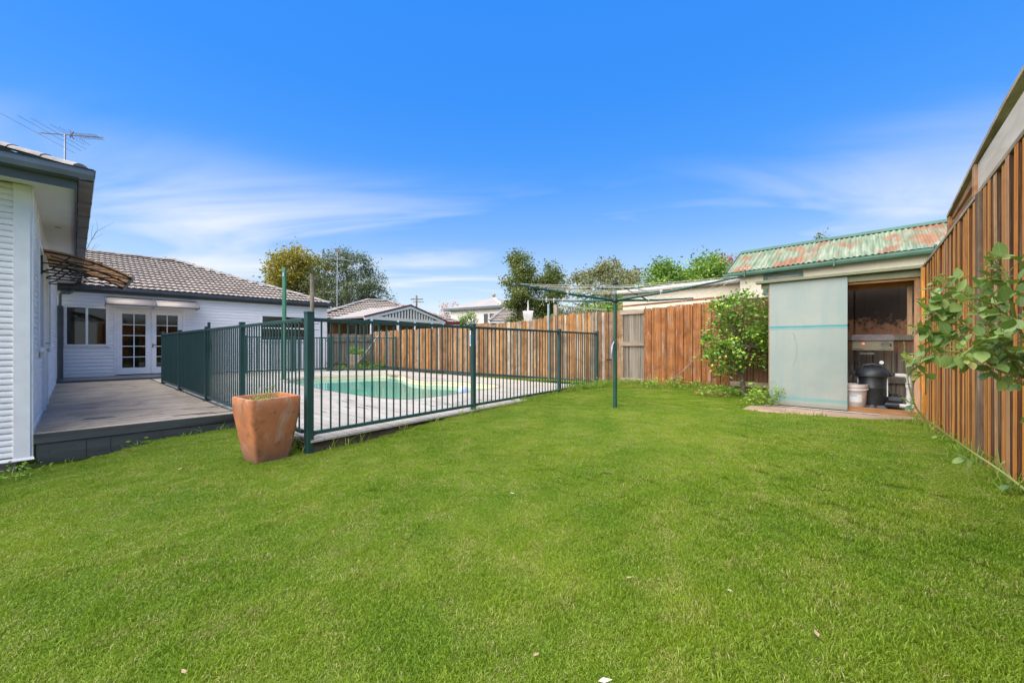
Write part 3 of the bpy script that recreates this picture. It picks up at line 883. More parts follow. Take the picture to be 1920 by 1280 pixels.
def tile_roof(parent, O, a, u, inside, ncol, nrow, limit, w=.30, gauge=.345, jit=.004):
    """O eave start, a along eave, u up the slope (world vectors, parent at world origin rotation 0)"""
    a = Vector(a).normalized(); u = Vector(u).normalized(); n = a.cross(u).normalized()
    if n.z < 0: n = -n
    O = Vector(O); cells = []
    for j in range(nrow):
        for i in range(ncol):
            x = (i + .5) * w + (0 if j % 2 == 0 else 0.0); y = j * gauge
            if not inside(x, y + gauge * .5): continue
            p = O + a * x + u * (y + random.uniform(-jit, jit)) + n * random.uniform(0, .006)
            cells.append(((p - cam.location).length, p))
    cells.sort(key=lambda q: q[0])
    rot = Matrix((a, u, n)).transposed().to_4x4()
    for d, p in cells[:limit]:
        t = bpy.data.objects.new('roof_tile', tile_me); COL.objects.link(t)
        t.matrix_world = Matrix.Translation(p) @ rot
        t.parent = parent
        t.matrix_parent_inverse = parent.matrix_basis.inverted()
    rest = cells[limit:]
    if rest:
        A = np.array(rot.to_3x3()); V = []; F = []; MI = []
        for k, (d, p) in enumerate(rest):
            V.append(TILE_V @ A.T + np.array(p)); o = k * len(TILE_V)
            F += [tuple(o + i for i in f) for f in TILE_F]; MI += TILE_MI
        mb = MB(); mb.v = [tuple(q) for q in np.concatenate(V)]; mb.f = F; mb.mi = MI
        t = mb.build('roof_tiles', [M['tile_top'], M['tile_lip_shade']])
        t.parent = parent; t.matrix_parent_inverse = parent.matrix_basis.inverted()
        t['kind'] = 'stuff'

def hip_caps(parent, a, b, n, r=.11):
    a = Vector(a); b = Vector(b); d = (b - a) / n
    mb = MB(); L = d.length * 1.08; prof = []
    for k in range(7):
        t = math.pi * k / 6; prof.append((math.cos(t) * r, math.sin(t) * r * .62))
    vs = [(0, y, z) for y, z in prof] + [(L, y * .88, z * .86) for y, z in prof]
    fs = [(k, k + 1, k + 8, k + 7) for k in range(6)] + [tuple(range(7))]
    mb.add(vs, fs); me = mb.mesh('ridge_cap', M['tile_cap'], smooth=True)
    x = d.normalized(); y = Vector((0, 0, 1)).cross(x).normalized(); z = x.cross(y)
    rot = Matrix((x, y, z)).transposed().to_4x4()
    for k in range(n):
        t = bpy.data.objects.new('ridge_cap', me); COL.objects.link(t)
        t.matrix_world = Matrix.Translation(a + d * k + Vector((0, 0, random.uniform(-.008, .008)))) @ rot
        t.parent = parent; t.matrix_parent_inverse = parent.matrix_basis.inverted()

def window(parent, xa, xb, za, zb, cols, rows, y=0.0, fr=.055, name='window', blind=False, mull=.035, mat='trim', depth=.5, glass='glass'):
    """frame, mullions and one pane per light; a dim room behind"""
    f = MB()
    f.box(xa, xb, y - .035, y + .05, zb - fr, zb); f.box(xa, xb, y - .045, y + .05, za, za + fr)
    f.box(xa, xa + fr, y - .033, y + .05, za + fr, zb - fr); f.box(xb - fr, xb, y - .033, y + .05, za + fr, zb - fr)
    w = f.build(name, M[mat], parent, bevel=.003)
    ix0, ix1, iz0, iz1 = xa + fr, xb - fr, za + fr, zb - fr
    cw = (ix1 - ix0) / cols; rh = (iz1 - iz0) / rows
    bars = MB()
    for i in range(1, cols): bars.box(ix0 + i * cw - mull / 2, ix0 + i * cw + mull / 2, y - .018, y + .02, iz0, iz1)
    for j in range(1, rows):
        for i in range(cols):
            bars.box(ix0 + i * cw + mull / 2, ix0 + (i + 1) * cw - mull / 2, y - .016, y + .018, iz0 + j * rh - mull / 2, iz0 + j * rh + mull / 2)
    if cols * rows > 1: bars.build('glazing_bars', M[mat], w)
    for i in range(cols):
        for j in range(rows):
            MB().box(ix0 + i * cw + .004, ix0 + (i + 1) * cw - .004, y + .004, y + .008, iz0 + j * rh + .004, iz0 + (j + 1) * rh - .004).build('pane', M[glass], w)
    if blind:
        b = MB(); z = iz0 + .02
        while z < iz1:
            b.add([(ix0 + .01, y + .05, z), (ix1 - .01, y + .05, z), (ix1 - .01, y + .064, z + .021), (ix0 + .01, y + .064, z + .021)], [(0, 1, 2, 3)])
            z += .027
        b.build('blind', M['blind'], w)
    r = MB()
    a0, a1, b0, b1, y0_, y1_ = ix0 - .02, ix1 + .02, iz0 - .02, iz1 + .02, y + .081, y + depth
    r.add([(a0, y0_, b0), (a1, y0_, b0), (a1, y0_, b1), (a0, y0_, b1), (a0, y1_, b0), (a1, y1_, b0), (a1, y1_, b1), (a0, y1_, b1)], [(4, 5, 6, 7), (0, 1, 5, 4), (1, 2, 6, 5), (2, 3, 7, 6), (3, 0, 4, 7)])
    r.build('room_back', M['interior'], w)
    return w

# ------------------------------------------------------------------ near house wing (left)
SOF = 2.83
ha = thing('weatherboard_house', 'white weatherboard house wing with grey gutter at the left edge', 'house', (A0[0], A0[1], 0), ang(AV))
LA = 9.95
ops = [(.95, 2.10, 1.02, 2.42), (2.16, 3.16, DECK + .02, 2.42), (3.5, 4.6, 1.02, 2.42)]
clad(ha, LA, DECK + .015, SOF, .13, ops, M['siding'], x_start=.11)
# end wall runs off to the left of the frame: its own frame of reference is a part of the house
ew = obj('end_wall', MB().box(-5.9, -.02, .012, .06, -.09, SOF).mesh('end_wall', M['siding']), ha, (0, 0, 0), ang((WU[0], WU[1])) - ang(AV))
clad(ew, -.055, -.09, SOF, .13, [], M['siding'], x_start=-5.9)
MB().box(.0, LA, .012, .06, DECK, SOF).build('wall_core', M['siding'], ha)
cb = MB().box(-.016, .105, -.030, .02, -.11, SOF - .002); cb.build('corner_board', M['trim'], ha, bevel=.003)
cb = MB().box(-.11, .010, -.0305, .01, -.11, SOF - .003); cb.build('corner_board', M['trim'], ew, bevel=.003)
MB().box(.105, LA, -.026, -.002, DECK, DECK + .05).build('skirting', M['trim'], ha)
st = MB(); st.add([(-5.9, -.025, -.10), (.03, -.025, -.10), (.04, -.055, -.125), (-5.9, -.055, -.125), (-5.9, -.055, -.131), (.04, -.055, -.131)], [(0, 1, 2, 3), (3, 2, 5, 4)])
st.build('drip_flashing', M['soffit'], ew)
pl = MB(); k = 0
for r_ in range(3):
    x = -6.0 + (.12 if r_ % 2 else 0)
    while x < -.12:
        pl.box(x, min(x + .228, -.09), .02, .12, -.62 + r_ * .16, -.62 + r_ * .16 + .15); x += .24
pl.build('plinth_bricks', M['plinth'], ew)['kind'] = 'stuff'
window(ha, *ops[0][:2], ops[0][2], ops[0][3], 2, 1, y=-.005)
window(ha, *ops[2][:2], ops[2][2], ops[2][3], 2, 1, y=-.005)
dr = MB(); xa, xb, za, zb = ops[1]
dr.box(xa, xa + .07, -.05, .04, za, zb); dr.box(xb - .07, xb, -.05, .04, za, zb); dr.box(xa + .07, xb - .07, -.05, .04, zb - .07, zb)
d = dr.build('door_frame', M['trim'], ha, bevel=.003)
dl = MB().box(xa + .073, xb - .073, -.014, .026, za + .01, zb - .073)
dl.box(xa + .18, xb - .18, -.024, -.016, za + .2, za + .85); dl.box(xa + .18, xb - .18, -.024, -.016, za + 1.15, zb - .2)
dd = dl.build('door', M['trim'], ha, bevel=.004)
kb = MB(); kb.lathe([(.008, 0), (.008, .03), (.027, .045), (.03, .06), (.02, .075)], 12)
ko = kb.build('knob', M['chrome'], dd, (xa + .14, -.02, 1.03), smooth=True); ko.rotation_euler = (R(90), 0, 0)
kb = MB(); kb.tube([(xa + .13, -.02, 1.13), (xa + .13, -.07, 1.13), (xa + .24, -.075, 1.13)], .010, 8); kb.build('lever_handle', M['brass'], dd, smooth=True)
# eaves: soffit, fascia, gutter round the corner
OV = .33
so = MB()
so.add([(0, 0, SOF + .002), (LA + .4, 0, SOF + .002), (LA + .4, -OV, SOF + .002), (-OV, -OV, SOF + .002), (-OV, 6, SOF + .002), (0, 6, SOF + .002)], [(0, 1, 2, 3), (0, 3, 4, 5)])
so.build('soffit', M['soffit'], ha)
MB().box(2.05, 2.09, -.2, -.14, SOF - .001, SOF + .001).build('soffit_vent', M['black'], ha)
gp = [(-.012, 0), (-.125, .01), (-.135, .06), (-.128, .118), (-.140, .125), (-.118, .125), (-.118, .1), (-.012, .1)]
fa = MB(); fa.box(-OV - .022, LA + .3, -OV - .022, -OV, SOF - .03, SOF + .17); fa.build('fascia', M['gutter'], ha)
fa = MB(); fa.box(-OV - .022, -OV, -OV, 6, SOF - .028, SOF + .168); fa.build('fascia', M['gutter'], ha)
gu = MB(); gu.prof_x([(y - OV - .02, z + SOF + .06) for y, z in gp], -OV - .15, LA + .3)
gu.build('gutter', M['gutter'], ha)
gl = MB(); gl.box(-OV - .10, LA + .3, -OV - .135, -OV - .03, SOF + .052, SOF + .0575); gl.build('gutter_sole', M['gutter_under'], ha)
gu = MB(); gu.prof_x([(y - OV - .02, z + SOF + .06) for y, z in gp], -6, OV + .15)
gu.build('gutter', M['gutter'], ha, (0, 0, .001), ang(WU) - ang(AV))
for x in (.55, 1.3, 2.1, 3.0, 4.0, 5.2, 6.5):
    MB().box(x, x + .012, -OV - .150, -OV - .02, SOF + .049, SOF + .186).build('gutter_joint', M['gutter'], ha)
# roof: two planes meeting in a hip over the corner
PIT = math.tan(R(21))
corner = Vector((A0[0], A0[1], 0)) + Vector((AV[0], AV[1], 0)) * -(OV + .05) + Vector((WU[0], WU[1], 0)) * (OV + .05); corner.z = SOF + .165
av3 = Vector((AV[0], AV[1], 0)); wu3 = Vector((WU[0], WU[1], 0))
up1 = (-wu3 + Vector((0, 0, PIT))).normalized(); up2 = (av3 + Vector((0, 0, PIT))).normalized()
k_ = 1 / math.cos(R(21))
tile_roof(ha, corner, av3, up1, lambda x, y: y / k_ < x - .1 and y < 4.2, 34, 13, 20)
tile_roof(ha, corner - wu3 * 6.0, wu3, up2, lambda x, y: y / k_ < 6.0 - x - .1 and y < 4.5, 20, 14, 60)
hd = (av3 - wu3 + Vector((0, 0, PIT)))
hip_caps(ha, corner + Vector((0, 0, .03)), corner + hd * 3.6 + Vector((0, 0, .05)), 15, .09)
sh = MB(); P1 = corner + hd * 3.6
inv_h = Matrix.Translation(Vector((A0[0], A0[1], 0))) @ Matrix.Rotation(ang(AV), 4, 'Z'); inv_h = inv_h.inverted()
dz = Vector((0, 0, -.02))
sh.add([inv_h @ (q + dz) for q in (corner, corner + av3 * 10.2, corner + av3 * 10.2 + up1 * 3.86, P1, corner - wu3 * 6, corner - wu3 * 6 + up2 * 3.86)], [(0, 1, 2, 3), (0, 3, 5, 4)])
sh.build('roof_deck', M['tile_cap'], ha)

# door canopy with scrolled iron brackets on the near wing
can = thing('door_canopy', 'bronze curved door canopy on black scroll brackets under the near eave', 'canopy', (A0[0], A0[1], 0), ang(AV))
def can_curve(t):            # t 0 wall .. 1 tip: outwards (-y) and up
    return (-.02 - .92 * t, 2.42 - .06 * t - .22 * t ** 2.2)
for q, x in enumerate((1.85, 2.62, 3.4)):
    b = MB()
    b.tube([(x, -.02, 2.44), (x, -.02, 2.10)], .014, 6)
    b.tube([(x, *can_curve(t / 10)) for t in range(11)], .013, 6)
    b.tube([(x, -.02, 2.26), (x, -.25, 2.255), (x, -.5, 2.23), (x, -.75, 2.17), (x, -.93, 2.13)], .009, 6)
    b.tube([(x, -.02, 2.13), (x, -.25, 2.125), (x, -.5, 2.12), (x, -.8, 2.13)], .009, 6)
    b.tube([(x, -.03, 2.14), (x, -.12, 2.18), (x, -.22, 2.30), (x, -.30, 2.385)], .010, 6)
    b.tube([(x, -.24, 2.33), (x, -.3, 2.26), (x, -.36, 2.235)], .008, 6)
    b.tube([(x, -.10, 2.37), (x, -.28, 2.31), (x, -.48, 2.29), (x, -.62, 2.34)], .008, 6)
    b.tube([(x, -.28, 2.13), (x, -.42, 2.18), (x, -.55, 2.225)], .008, 6)
    b.build('bracket', M['black'], can, smooth=True)
sh = MB(); n = 14
pts = [can_curve(t / n) for t in range(n + 1)]
sh.add([(x, y, z + .018) for x in (1.72, 3.52) for y, z in pts], [(i, i + 1, i + 2 + n, i + 1 + n) for i in range(n)])
o = sh.build('sheet', M['poly_brown'], can, smooth=True)
m = o.modifiers.new('thick', 'SOLIDIFY'); m.thickness = .006
MB().box(1.70, 3.54, -.965, -.93, 2.125, 2.17).build('front_bar', M['steel'], can)
MB().box(1.70, 3.54, -.02, .0, 2.40, 2.46).build('wall_bar', M['black'], can)

# ------------------------------------------------------------------ far wing with french doors
LW = math.hypot(W1[0] - W0[0], W1[1] - W0[1])
hw = thing('weatherboard_wing', 'white weatherboard wing with french doors and a bleached tiled roof', 'house', (W0[0], W0[1], 0), ang(WU))
EZ = 2.70
fd = (1.14, 2.80, .19, 2.22); wnA = (.13, 1.03, 1.06, 2.24); wnB = (5.0, 6.66, 1.24, 2.24)
clad(hw, LW - .09, .15, EZ, .105, [fd, wnA, wnB], M['siding'], bands=1, depth=.013)
for a_, b_, z0_, z1_ in ((0, wnA[0], 0, EZ), (wnA[0], wnA[1], 0, wnA[2]), (wnA[0], wnA[1], wnA[3], EZ), (wnA[1], fd[0], 0, EZ), (fd[0], fd[1], fd[3], EZ), (fd[1], wnB[0], 0, EZ), (wnB[0], wnB[1], 0, wnB[2]), (wnB[0], wnB[1], wnB[3], EZ), (wnB[1], LW, 0, EZ)):
    MB().box(a_, b_, .01, .08, z0_, z1_).build('wall_core', M['siding'], hw)
MB().box(LW - .02, LW, .08, 6.0, 0, EZ).build('side_wall', M['siding'], hw)
MB().box(LW - .09, LW + .015, -.022, .02, .14, EZ).build('corner_board', M['trim'], hw)
window(hw, wnA[0], wnA[1], wnA[2], wnA[3], 2, 1, y=-.01, blind=True, mull=.05, fr=.06)
window(hw, wnB[0], wnB[1], wnB[2], wnB[3], 2, 2, y=-.01, blind=True, mull=.05, fr=.06)
mid = (fd[0] + fd[1]) / 2
fr = MB(); fr.box(fd[0], fd[0] + .05, -.035, .06, fd[2], fd[3]); fr.box(fd[1] - .05, fd[1], -.035, .06, fd[2], fd[3]); fr.box(fd[0] + .05, fd[1] - .05, -.035, .06, fd[3] - .05, fd[3])
fr.build('door_frame', M['trim'], hw, bevel=.003)
for a_, b_ in ((fd[0] + .052, mid - .003), (mid + .003, fd[1] - .052)):
    L = MB(); sw = .125; z0_, z1_ = fd[2] + .01, fd[3] - .055; br = .20; tr_ = .11
    L.box(a_, a_ + sw, -.02, .025, z0_, z1_); L.box(b_ - sw, b_, -.02, .025, z0_, z1_)
    L.box(a_ + sw, b_ - sw, -.019, .024, z0_, z0_ + br); L.box(a_ + sw, b_ - sw, -.019, .024, z1_ - tr_, z1_)
    leaf = L.build('french_door', M['trim'], hw, bevel=.003)
    gx0, gx1, gz0, gz1 = a_ + sw, b_ - sw, z0_ + br, z1_ - tr_
    bars = MB(); bw = .022
    bars.box((gx0 + gx1) / 2 - bw / 2, (gx0 + gx1) / 2 + bw / 2, -.014, .02, gz0, gz1)
    for j in range(1, 5):
        zc = gz0 + (gz1 - gz0) * j / 5
        bars.box(gx0, (gx0 + gx1) / 2 - bw / 2, -.013, .019, zc - bw / 2, zc + bw / 2); bars.box((gx0 + gx1) / 2 + bw / 2, gx1, -.013, .019, zc - bw / 2, zc + bw / 2)
    bars.build('glazing_bars', M['trim'], leaf)
    for i in range(2):
        for j in range(5):
            MB().box(gx0 + (gx1 - gx0) * i / 2 + .012, gx0 + (gx1 - gx0) * (i + 1) / 2 - .012, .003, .007, gz0 + (gz1 - gz0) * j / 5 + .012, gz0 + (gz1 - gz0) * (j + 1) / 5 - .012).build('pane', M['glass'], leaf)
hb = MB(); hb.box(mid + .03, mid + .055, -.03, -.02, 1.02, 1.14); hb.tube([(mid + .043, -.03, 1.10), (mid + .043, -.06, 1.10), (mid + .12, -.062, 1.10)], .009, 8); hb.build('door_handle', M['black'], hw)
rb = MB(); a0, a1, b0, b1 = fd[0] - .4, fd[1] + .4, .14, 2.5
rb.add([(a0, .09, b0), (a1, .09, b0), (a1, .09, b1), (a0, .09, b1), (a0, 1.6, b0), (a1, 1.6, b0), (a1, 1.6, b1), (a0, 1.6, b1)], [(4, 5, 6, 7), (0, 1, 5, 4), (1, 2, 6, 5), (2, 3, 7, 6), (3, 0, 4, 7)]); rb.build('room_back', M['interior'], hw)
for (x, z, w_, h_) in ((1.3, .2, .5, .75), (2.05, .2, .65, .55), (1.42, 1.25, .22, .42)):
    MB().box(x, x + w_, 1.2, 1.5, z, z + h_).build('room_furniture', M['curtain'], hw, bevel=.01)
gu = MB(); gu.prof_x([(y - .10, z + EZ) for y, z in gp], .0, LW + .14); gu.build('gutter', M['charcoal'], hw)
MB().box(0, LW + .03, -.105, -.03, EZ - .07, EZ + .10).build('fascia', M['charcoal'], hw)
MB().box(LW + .03, LW + .05, -.10, 6.2, EZ - .07, EZ + .10).build('fascia', M['charcoal'], hw)
dp = MB(); dp.tube([(.28, -.10, EZ - .02), (.28, -.16, EZ - .10), (.24, -.17, EZ - .13), (.10, -.17, EZ - .135), (.06, -.17, EZ - .20), (.06, -.16, EZ - .55)], .042, 10); dp.build('downpipe', M['gutter'], hw, smooth=True)
MB().box(-.02, .125, -.20, -.03, DECK + .05, EZ - .50).build('corner_post', M['charcoal'], hw, bevel=.005)
# awning over the french doors
aw = thing('door_awning', 'pale curved awning over the white french doors', 'awning', (W0[0], W0[1], 0), ang(WU))
def aw_curve(t): return (-.03 - .66 * math.sin(t * 1.45), 2.25 + .27 * math.cos(t * 1.45) ** 1.0)
n = 12; pts = [aw_curve(t / n) for t in range(n + 1)]
for xa, xb in ((.97, 2.0), (2.04, 3.07)):
    s = MB(); s.add([(x, y, z) for x in (xa, xb) for y, z in pts], [(i, i + 1, i + 2 + n, i + 1 + n) for i in range(n)])
    o = s.build('sheet', M['poly_pale'], aw, smooth=True); m = o.modifiers.new('thick', 'SOLIDIFY'); m.thickness = .005
for x in (.95, 2.02, 3.09):
    s = MB(); s.tube([(x, y, z + .004) for y, z in pts], .022, 6); s.tube([(x, -.03, 2.27), (x, -.66, 2.27)], .016, 6); s.build('rib', M['gutter'], aw, smooth=True)
MB().box(.94, 3.10, -.70, -.675, 2.255, 2.29).build('front_bar', M['gutter'], aw)
MB().box(.94, 3.10, -.045, -.016, 2.49, 2.55).build('wall_bar', M['gutter'], aw)
# roof of the far wing
wu = Vector((WU[0], WU[1], 0)); wv = Vector((-WU[1], WU[0], 0)); T21 = math.tan(R(20.9))
e0 = Vector((W0[0], W0[1], EZ + .10)) - wv * .14; LE = LW + .10
up = (wv + Vector((0, 0, T21))).normalized(); kk = 1 / math.cos(R(20.9)); RW = 4.45
tile_roof(hw, e0 - wu * 2.4, wu, up, lambda x, y: y < RW * kk and y / kk < (LE + 2.4 - x) + .05 and x > y / kk * .35, 34, 15, 300)
cR = e0 + wu * LE
hipd = (-wu + wv + Vector((0, 0, T21)))
hip_caps(hw, cR + Vector((0, 0, .03)), cR + hipd * (RW + .25) + Vector((0, 0, .06)), 18, .13)
rl = cR + hipd * RW
hip_caps(hw, rl + Vector((0, 0, .05)) - wu * .0, rl - wu * 5.0 + Vector((0, 0, .02)), 14, .12)
inv_w = (Matrix.Translation(Vector((W0[0], W0[1], 0))) @ Matrix.Rotation(ang(WU), 4, 'Z')).inverted()
sh = MB(); dz = Vector((0, 0, -.015))
sh.add([inv_w @ (q + dz) for q in (e0 - wu * 2.4, cR, rl, rl - wu * 5.2, cR + wv * 9.0, rl + wv * .3)], [(0, 1, 2, 3), (1, 4, 2)])
sh.build('roof_deck', M['tile_cap'], hw)
# a raised lump of cement bedding and caps where ridge and hip meet
hip_caps(hw, rl + wu * .45 + Vector((0, 0, -.02)), rl - wu * .1 + Vector((0, 0, .07)), 2, .14)
hip_caps(hw, rl - wu * .75 + Vector((0, 0, .0)), rl - wu * .1 + Vector((0, 0, .07)), 2, .14)

# television antenna over the near roof
an = thing('television_antenna', 'grey television antenna with long thin rods above the near roof', 'antenna', (0, 0, 0))
D_ = 8.2
def A_(x, y, dd=0.0): return at(x, y, D_ + dd)
base = A_(122, 300); base.z = 3.25
an.location = base
rl_ = lambda p: tuple(Vector(p) - base)
MB().tube([rl_(base - Vector((0, 0, .2))), rl_(A_(122, 252))], .014, 6).build('mast', M['steel'], an)
p0, p1 = A_(74, 249), A_(193, 258)
MB().tube([rl_(p0), rl_(p1)], .010, 6).build('boom', M['stick'], an)
bd = (p1 - p0)
for (t, a, b) in ((.10, (0, 212), (140, 287)), (.28, (34, 217), (152, 283)), (.40, (57, 221), (161, 280)), (.62, (94, 233), (160, 272)), (.72, (110, 238), (170, 273)), (.8, (128, 243), (160, 265))):
    MB().tube([rl_(A_(a[0], a[1], -.55)), rl_(A_(b[0], b[1], .45))], .0032, 5).build('rod', M['stick'], an)
for k in range(9):
    q = p0 + bd * (.62 + .04 * k); MB().tube([rl_(q + Vector((-.02, -.09, .02))), rl_(q + Vector((.02, .09, -.02)))], .004, 5).build('rod', M['stick'], an)
MB().tube([rl_(A_(131, 246)), rl_(A_(138, 261))], .008, 5).build('reflector', M['stick'], an)
MB().tube([rl_(A_(138, 247)), rl_(A_(131, 259))], .008, 5).build('reflector', M['stick'], an)

# ------------------------------------------------------------------ tubular pool fence
TOPZ, BOTZ = 1.37, .195
def pool_fence(name, label, P, d, posts, picks, ztop=TOPZ, zbot=BOTZ, post_w=.062, foot=None, flange=False, rw=.038, pr=.0095, spacing=.100, cap_h=.05, skip_post=()):
    t = thing(name, label, 'fence', (P[0], P[1], 0), ang(d))
    pk = MB().tube([(0, 0, 0), (0, 0, 1)], pr, 8).mesh('picket', M['fgreen'], smooth=True)
    for i, x in enumerate(posts):
        if i in skip_post: continue
        z0 = foot[i] if foot else DECK
        p = MB().box(-post_w / 2, post_w / 2, -post_w / 2, post_w / 2, z0, ztop + cap_h)
        po = p.build('post', M['fgreen'], t, (x, 0, 0), bevel=.004)
        cp = MB(); cw = post_w / 2 + .004
        cp.add([(-cw, -cw, ztop + cap_h - .012), (cw, -cw, ztop + cap_h - .012), (cw, cw, ztop + cap_h - .012), (-cw, cw, ztop + cap_h - .012), (-cw, -cw, ztop + cap_h + .004), (cw, -cw, ztop + cap_h + .004), (cw, cw, ztop + cap_h + .004), (-cw, cw, ztop + cap_h + .004), (0, 0, ztop + cap_h + .014)],
               [(0, 1, 5, 4), (1, 2, 6, 5), (2, 3, 7, 6), (3, 0, 4, 7), (4, 5, 8), (5, 6, 8), (6, 7, 8), (7, 4, 8), (3, 2, 1, 0)])
        cp.build('cap', M['fgreen'], po)
        if flange: MB().box(-.055, .055, -.055, .055, DECK + .001, DECK + .012).build('flange', M['fgreen'], po)
        if 0 < i: MB().box(-post_w / 2 - .02, -post_w / 2, -.028, .028, ztop - .045, ztop + .006).build('bracket', M['fgreen'], po, bevel=.003)
        if i < len(posts) - 1: MB().box(post_w / 2, post_w / 2 + .02, -.028, .028, zbot - .026, zbot + .026).build('bracket', M['fgreen'], po, bevel=.003)
    for i in range(len(posts) - 1):
        a, b = posts[i] + post_w / 2, posts[i + 1] - post_w / 2
        MB().box(a, b, -rw / 2, rw / 2, ztop - rw / 2, ztop + rw / 2).build('rail', M['fgreen'], t, bevel=.004)
        MB().box(a, b, -rw / 2, rw / 2, zbot - rw / 2, zbot + rw / 2).build('rail', M['fgreen'], t, bevel=.004)
        n = max(2, round((b - a) / spacing))
        for k in range(1, n):
            obj('picket', pk, t, (a + (b - a) * k / n, 0, zbot + rw / 2 - .004), 0, (1, 1, ztop - zbot - rw + .008))
    return t
lenF = math.hypot(FE[0] - F0[0], FE[1] - F0[1])
front_posts = [0, 2.46, 4.98, lenF - .03]
ff_ = pool_fence('pool_fence', 'dark green tubular pool fence facing the lawn', F0, FU, front_posts, 24, foot=[-.04, .02, .05, .1], skip_post=())
# the corner post is the stout one
side_posts = [.12, 2.30, 4.36, 6.78, 9.0]
sf = pool_fence('pool_fence', 'dark green tubular pool fence running away beside the side deck', F0, FV, side_posts, 24, foot=[.0, .12, DECK, DECK, DECK], flange=True, skip_post=(0,))
MB().box(4.20, 4.24, -.02, .02, .9, TOPZ + .13).build('latch_post', M['fgreen'], sf, bevel=.005)
mb = MB().box(4.16, 4.28, -.03, -.012, 1.0, 1.2); mb.build('latch', M['blackplastic'], sf, bevel=.005)
corner_post = MB().box(-.036, .036, -.036, .036, -.05, TOPZ + .075)
cpo = corner_post.build('corner_post', M['fgreen'], ff_, bevel=.005)
MB().box(-.041, .041, -.041, .041, TOPZ + .062, TOPZ + .082).build('cap', M['fgreen'], cpo, bevel=.006)
QL = math.hypot(Q2[0] - Q1[0], Q2[1] - Q1[1])
Q1b = add2(Q1, QD, -.65)
fb = pool_fence('pool_fence', 'dark green tubular pool fence at the far end beside the white wing', Q1b, QD, [0, 1.3, QL * .5 + .65, QL + .65], 20, foot=[.1] * 4)
PL1 = add2(Q1b, FV, -3.6)
# lower back run along the wing, glimpsed through the side run
bk = pool_fence('pool_fence', 'dark green tubular pool fence along the wall of the white wing', add2(W0, WU, 4.3, (WU[1], -WU[0]), 1.1), WU, [0, 1.4, 2.75], 14, foot=[.1] * 3)

# ------------------------------------------------------------------ boundary paling fence along the back
bf = thing('paling_fence', 'long weathered orange and grey paling fence behind the pool and lawn', 'fence', (B0[0], B0[1], 0), ang(BD))
def btop(s):
    pts = [(-11, 1.63), (-9, 1.67), (-4.4, 1.69), (-2.7, 1.77), (-2.3, 1.80), (-1.45, 1.87), (-.33, 1.90), (.26, 1.895), (.6, 1.90), (1.2, 1.91), (1.5, 1.93), (2.2, 1.955), (2.8, 1.97), (5.6, 1.98)]
    return float(np.interp(s, [p[0] for p in pts], [p[1] for p in pts]))
def bpos(s): return add2(B0, BD, s)
def paling(parent, mat, s, y, z0, z1, w, t=.016, lean=0.0):
    o = obj('paling', ubox(mat), parent, (s, y, z0), 0, (w, t, z1 - z0))
    if lean: o.rotation_euler = (0, lean, 0)
    return o
s = -10.72; k = 0
while s < .60:
    w = random.choice((.05, .075, .09, .10, .105, .12))
    lean = random.gauss(0, .006)
    z0 = DECK + .09 if s < -.05 else gz(*bpos(s)) - .02
    if k % 2 == 0: paling(bf, 'paling_mixed', s + w / 2, -.021 - random.uniform(0, .006), z0, btop(s) + random.gauss(0, .016), w, lean=lean)
    else: paling(bf, 'paling_mixed', s + w / 2, -.004, z0, btop(s) + random.gauss(0, .012), w + .02, lean=lean)
    s += w * .93; k += 1
s = -10.72
while s < -.05:
    MB().box(0, min(2.38, -.05 - s), -.035, -.008, DECK - .02, DECK + .105).build('plinth_board', M['fascia'], bf, (s, 0, 0)); s += 2.4
# silver section seen from its rail side
g0, g1 = .60, 1.17
for k in range(5):
    w = .125; paling(bf, 'paling_silver', g0 + .05 + k * .118, -.002, .24, btop(.9) - .005, w, lean=random.gauss(0, .004))
for zc, h in ((1.855, .10), (1.13, .10), (.30, .09)):
    MB().box(g0, g1, -.055, -.012, zc - h / 2, zc + h / 2).build('rail', M['rail_x'], bf)
# broad stained boards
s = 1.17; k = 0
while s < 2.72:
    w = random.uniform(.165, .185)
    o = paling(bf, 'paling_stain', s + w / 2, -.026 - random.uniform(0, .006), .22 + random.uniform(-.02, .02), btop(s) + random.gauss(0, .008), w - random.uniform(.008, .014), .018, random.gauss(0, .003))
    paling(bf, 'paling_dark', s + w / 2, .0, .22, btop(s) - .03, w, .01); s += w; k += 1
MB().box(.55, 2.75, -.05, .02, 0, .035).build('capping', M['rail_orange'], bf, (0, 0, 1.965)).rotation_euler = (0, -.022, 0)
paling(bf, 'paling_stain', 2.82, -.03, .05, 1.2, .17, .02)
s = 2.70
while s < 4.30:
    w = random.uniform(.14, .16); paling(bf, 'paling_dark', s + w / 2, -.004, .24, btop(s) + .02, w - .003, .016, random.gauss(0, .004)); s += w
while s < 5.72:
    w = random.uniform(.11, .135); paling(bf, 'paling_soot', s + w / 2, random.choice((-.003, -.009)), .1, 2.07, w + .014, .016, random.gauss(0, .003)); s += w
for zc in (.36, 1.10): MB().box(2.90, 4.0, -.05, -.013, zc - .045, zc + .045).build('rail', M['rail_x'], bf)
for zc in (.55, 1.22): MB().box(4.0, 5.62, -.055, -.013, zc - .04, zc + .04).build('rail', M['paling_grey'], bf)
# teal post and timber post behind the pool fence
MB().box(-.022, .022, -.022, .022, .15, 2.19).build('metal_post', M['tealpaint'], bf, (-1.45, -.07, 0))
MB().box(-.055, .055, -.05, .05, .15, 2.17).build('timber_post', M['rail_x'], bf, (-1.30, .07, 0), bevel=.006)
MB().box(-.008, .008, -.008, .008, .3, 1.93).build('metal_post', M['tealpaint'], bf, (-.02, -.05, 0))
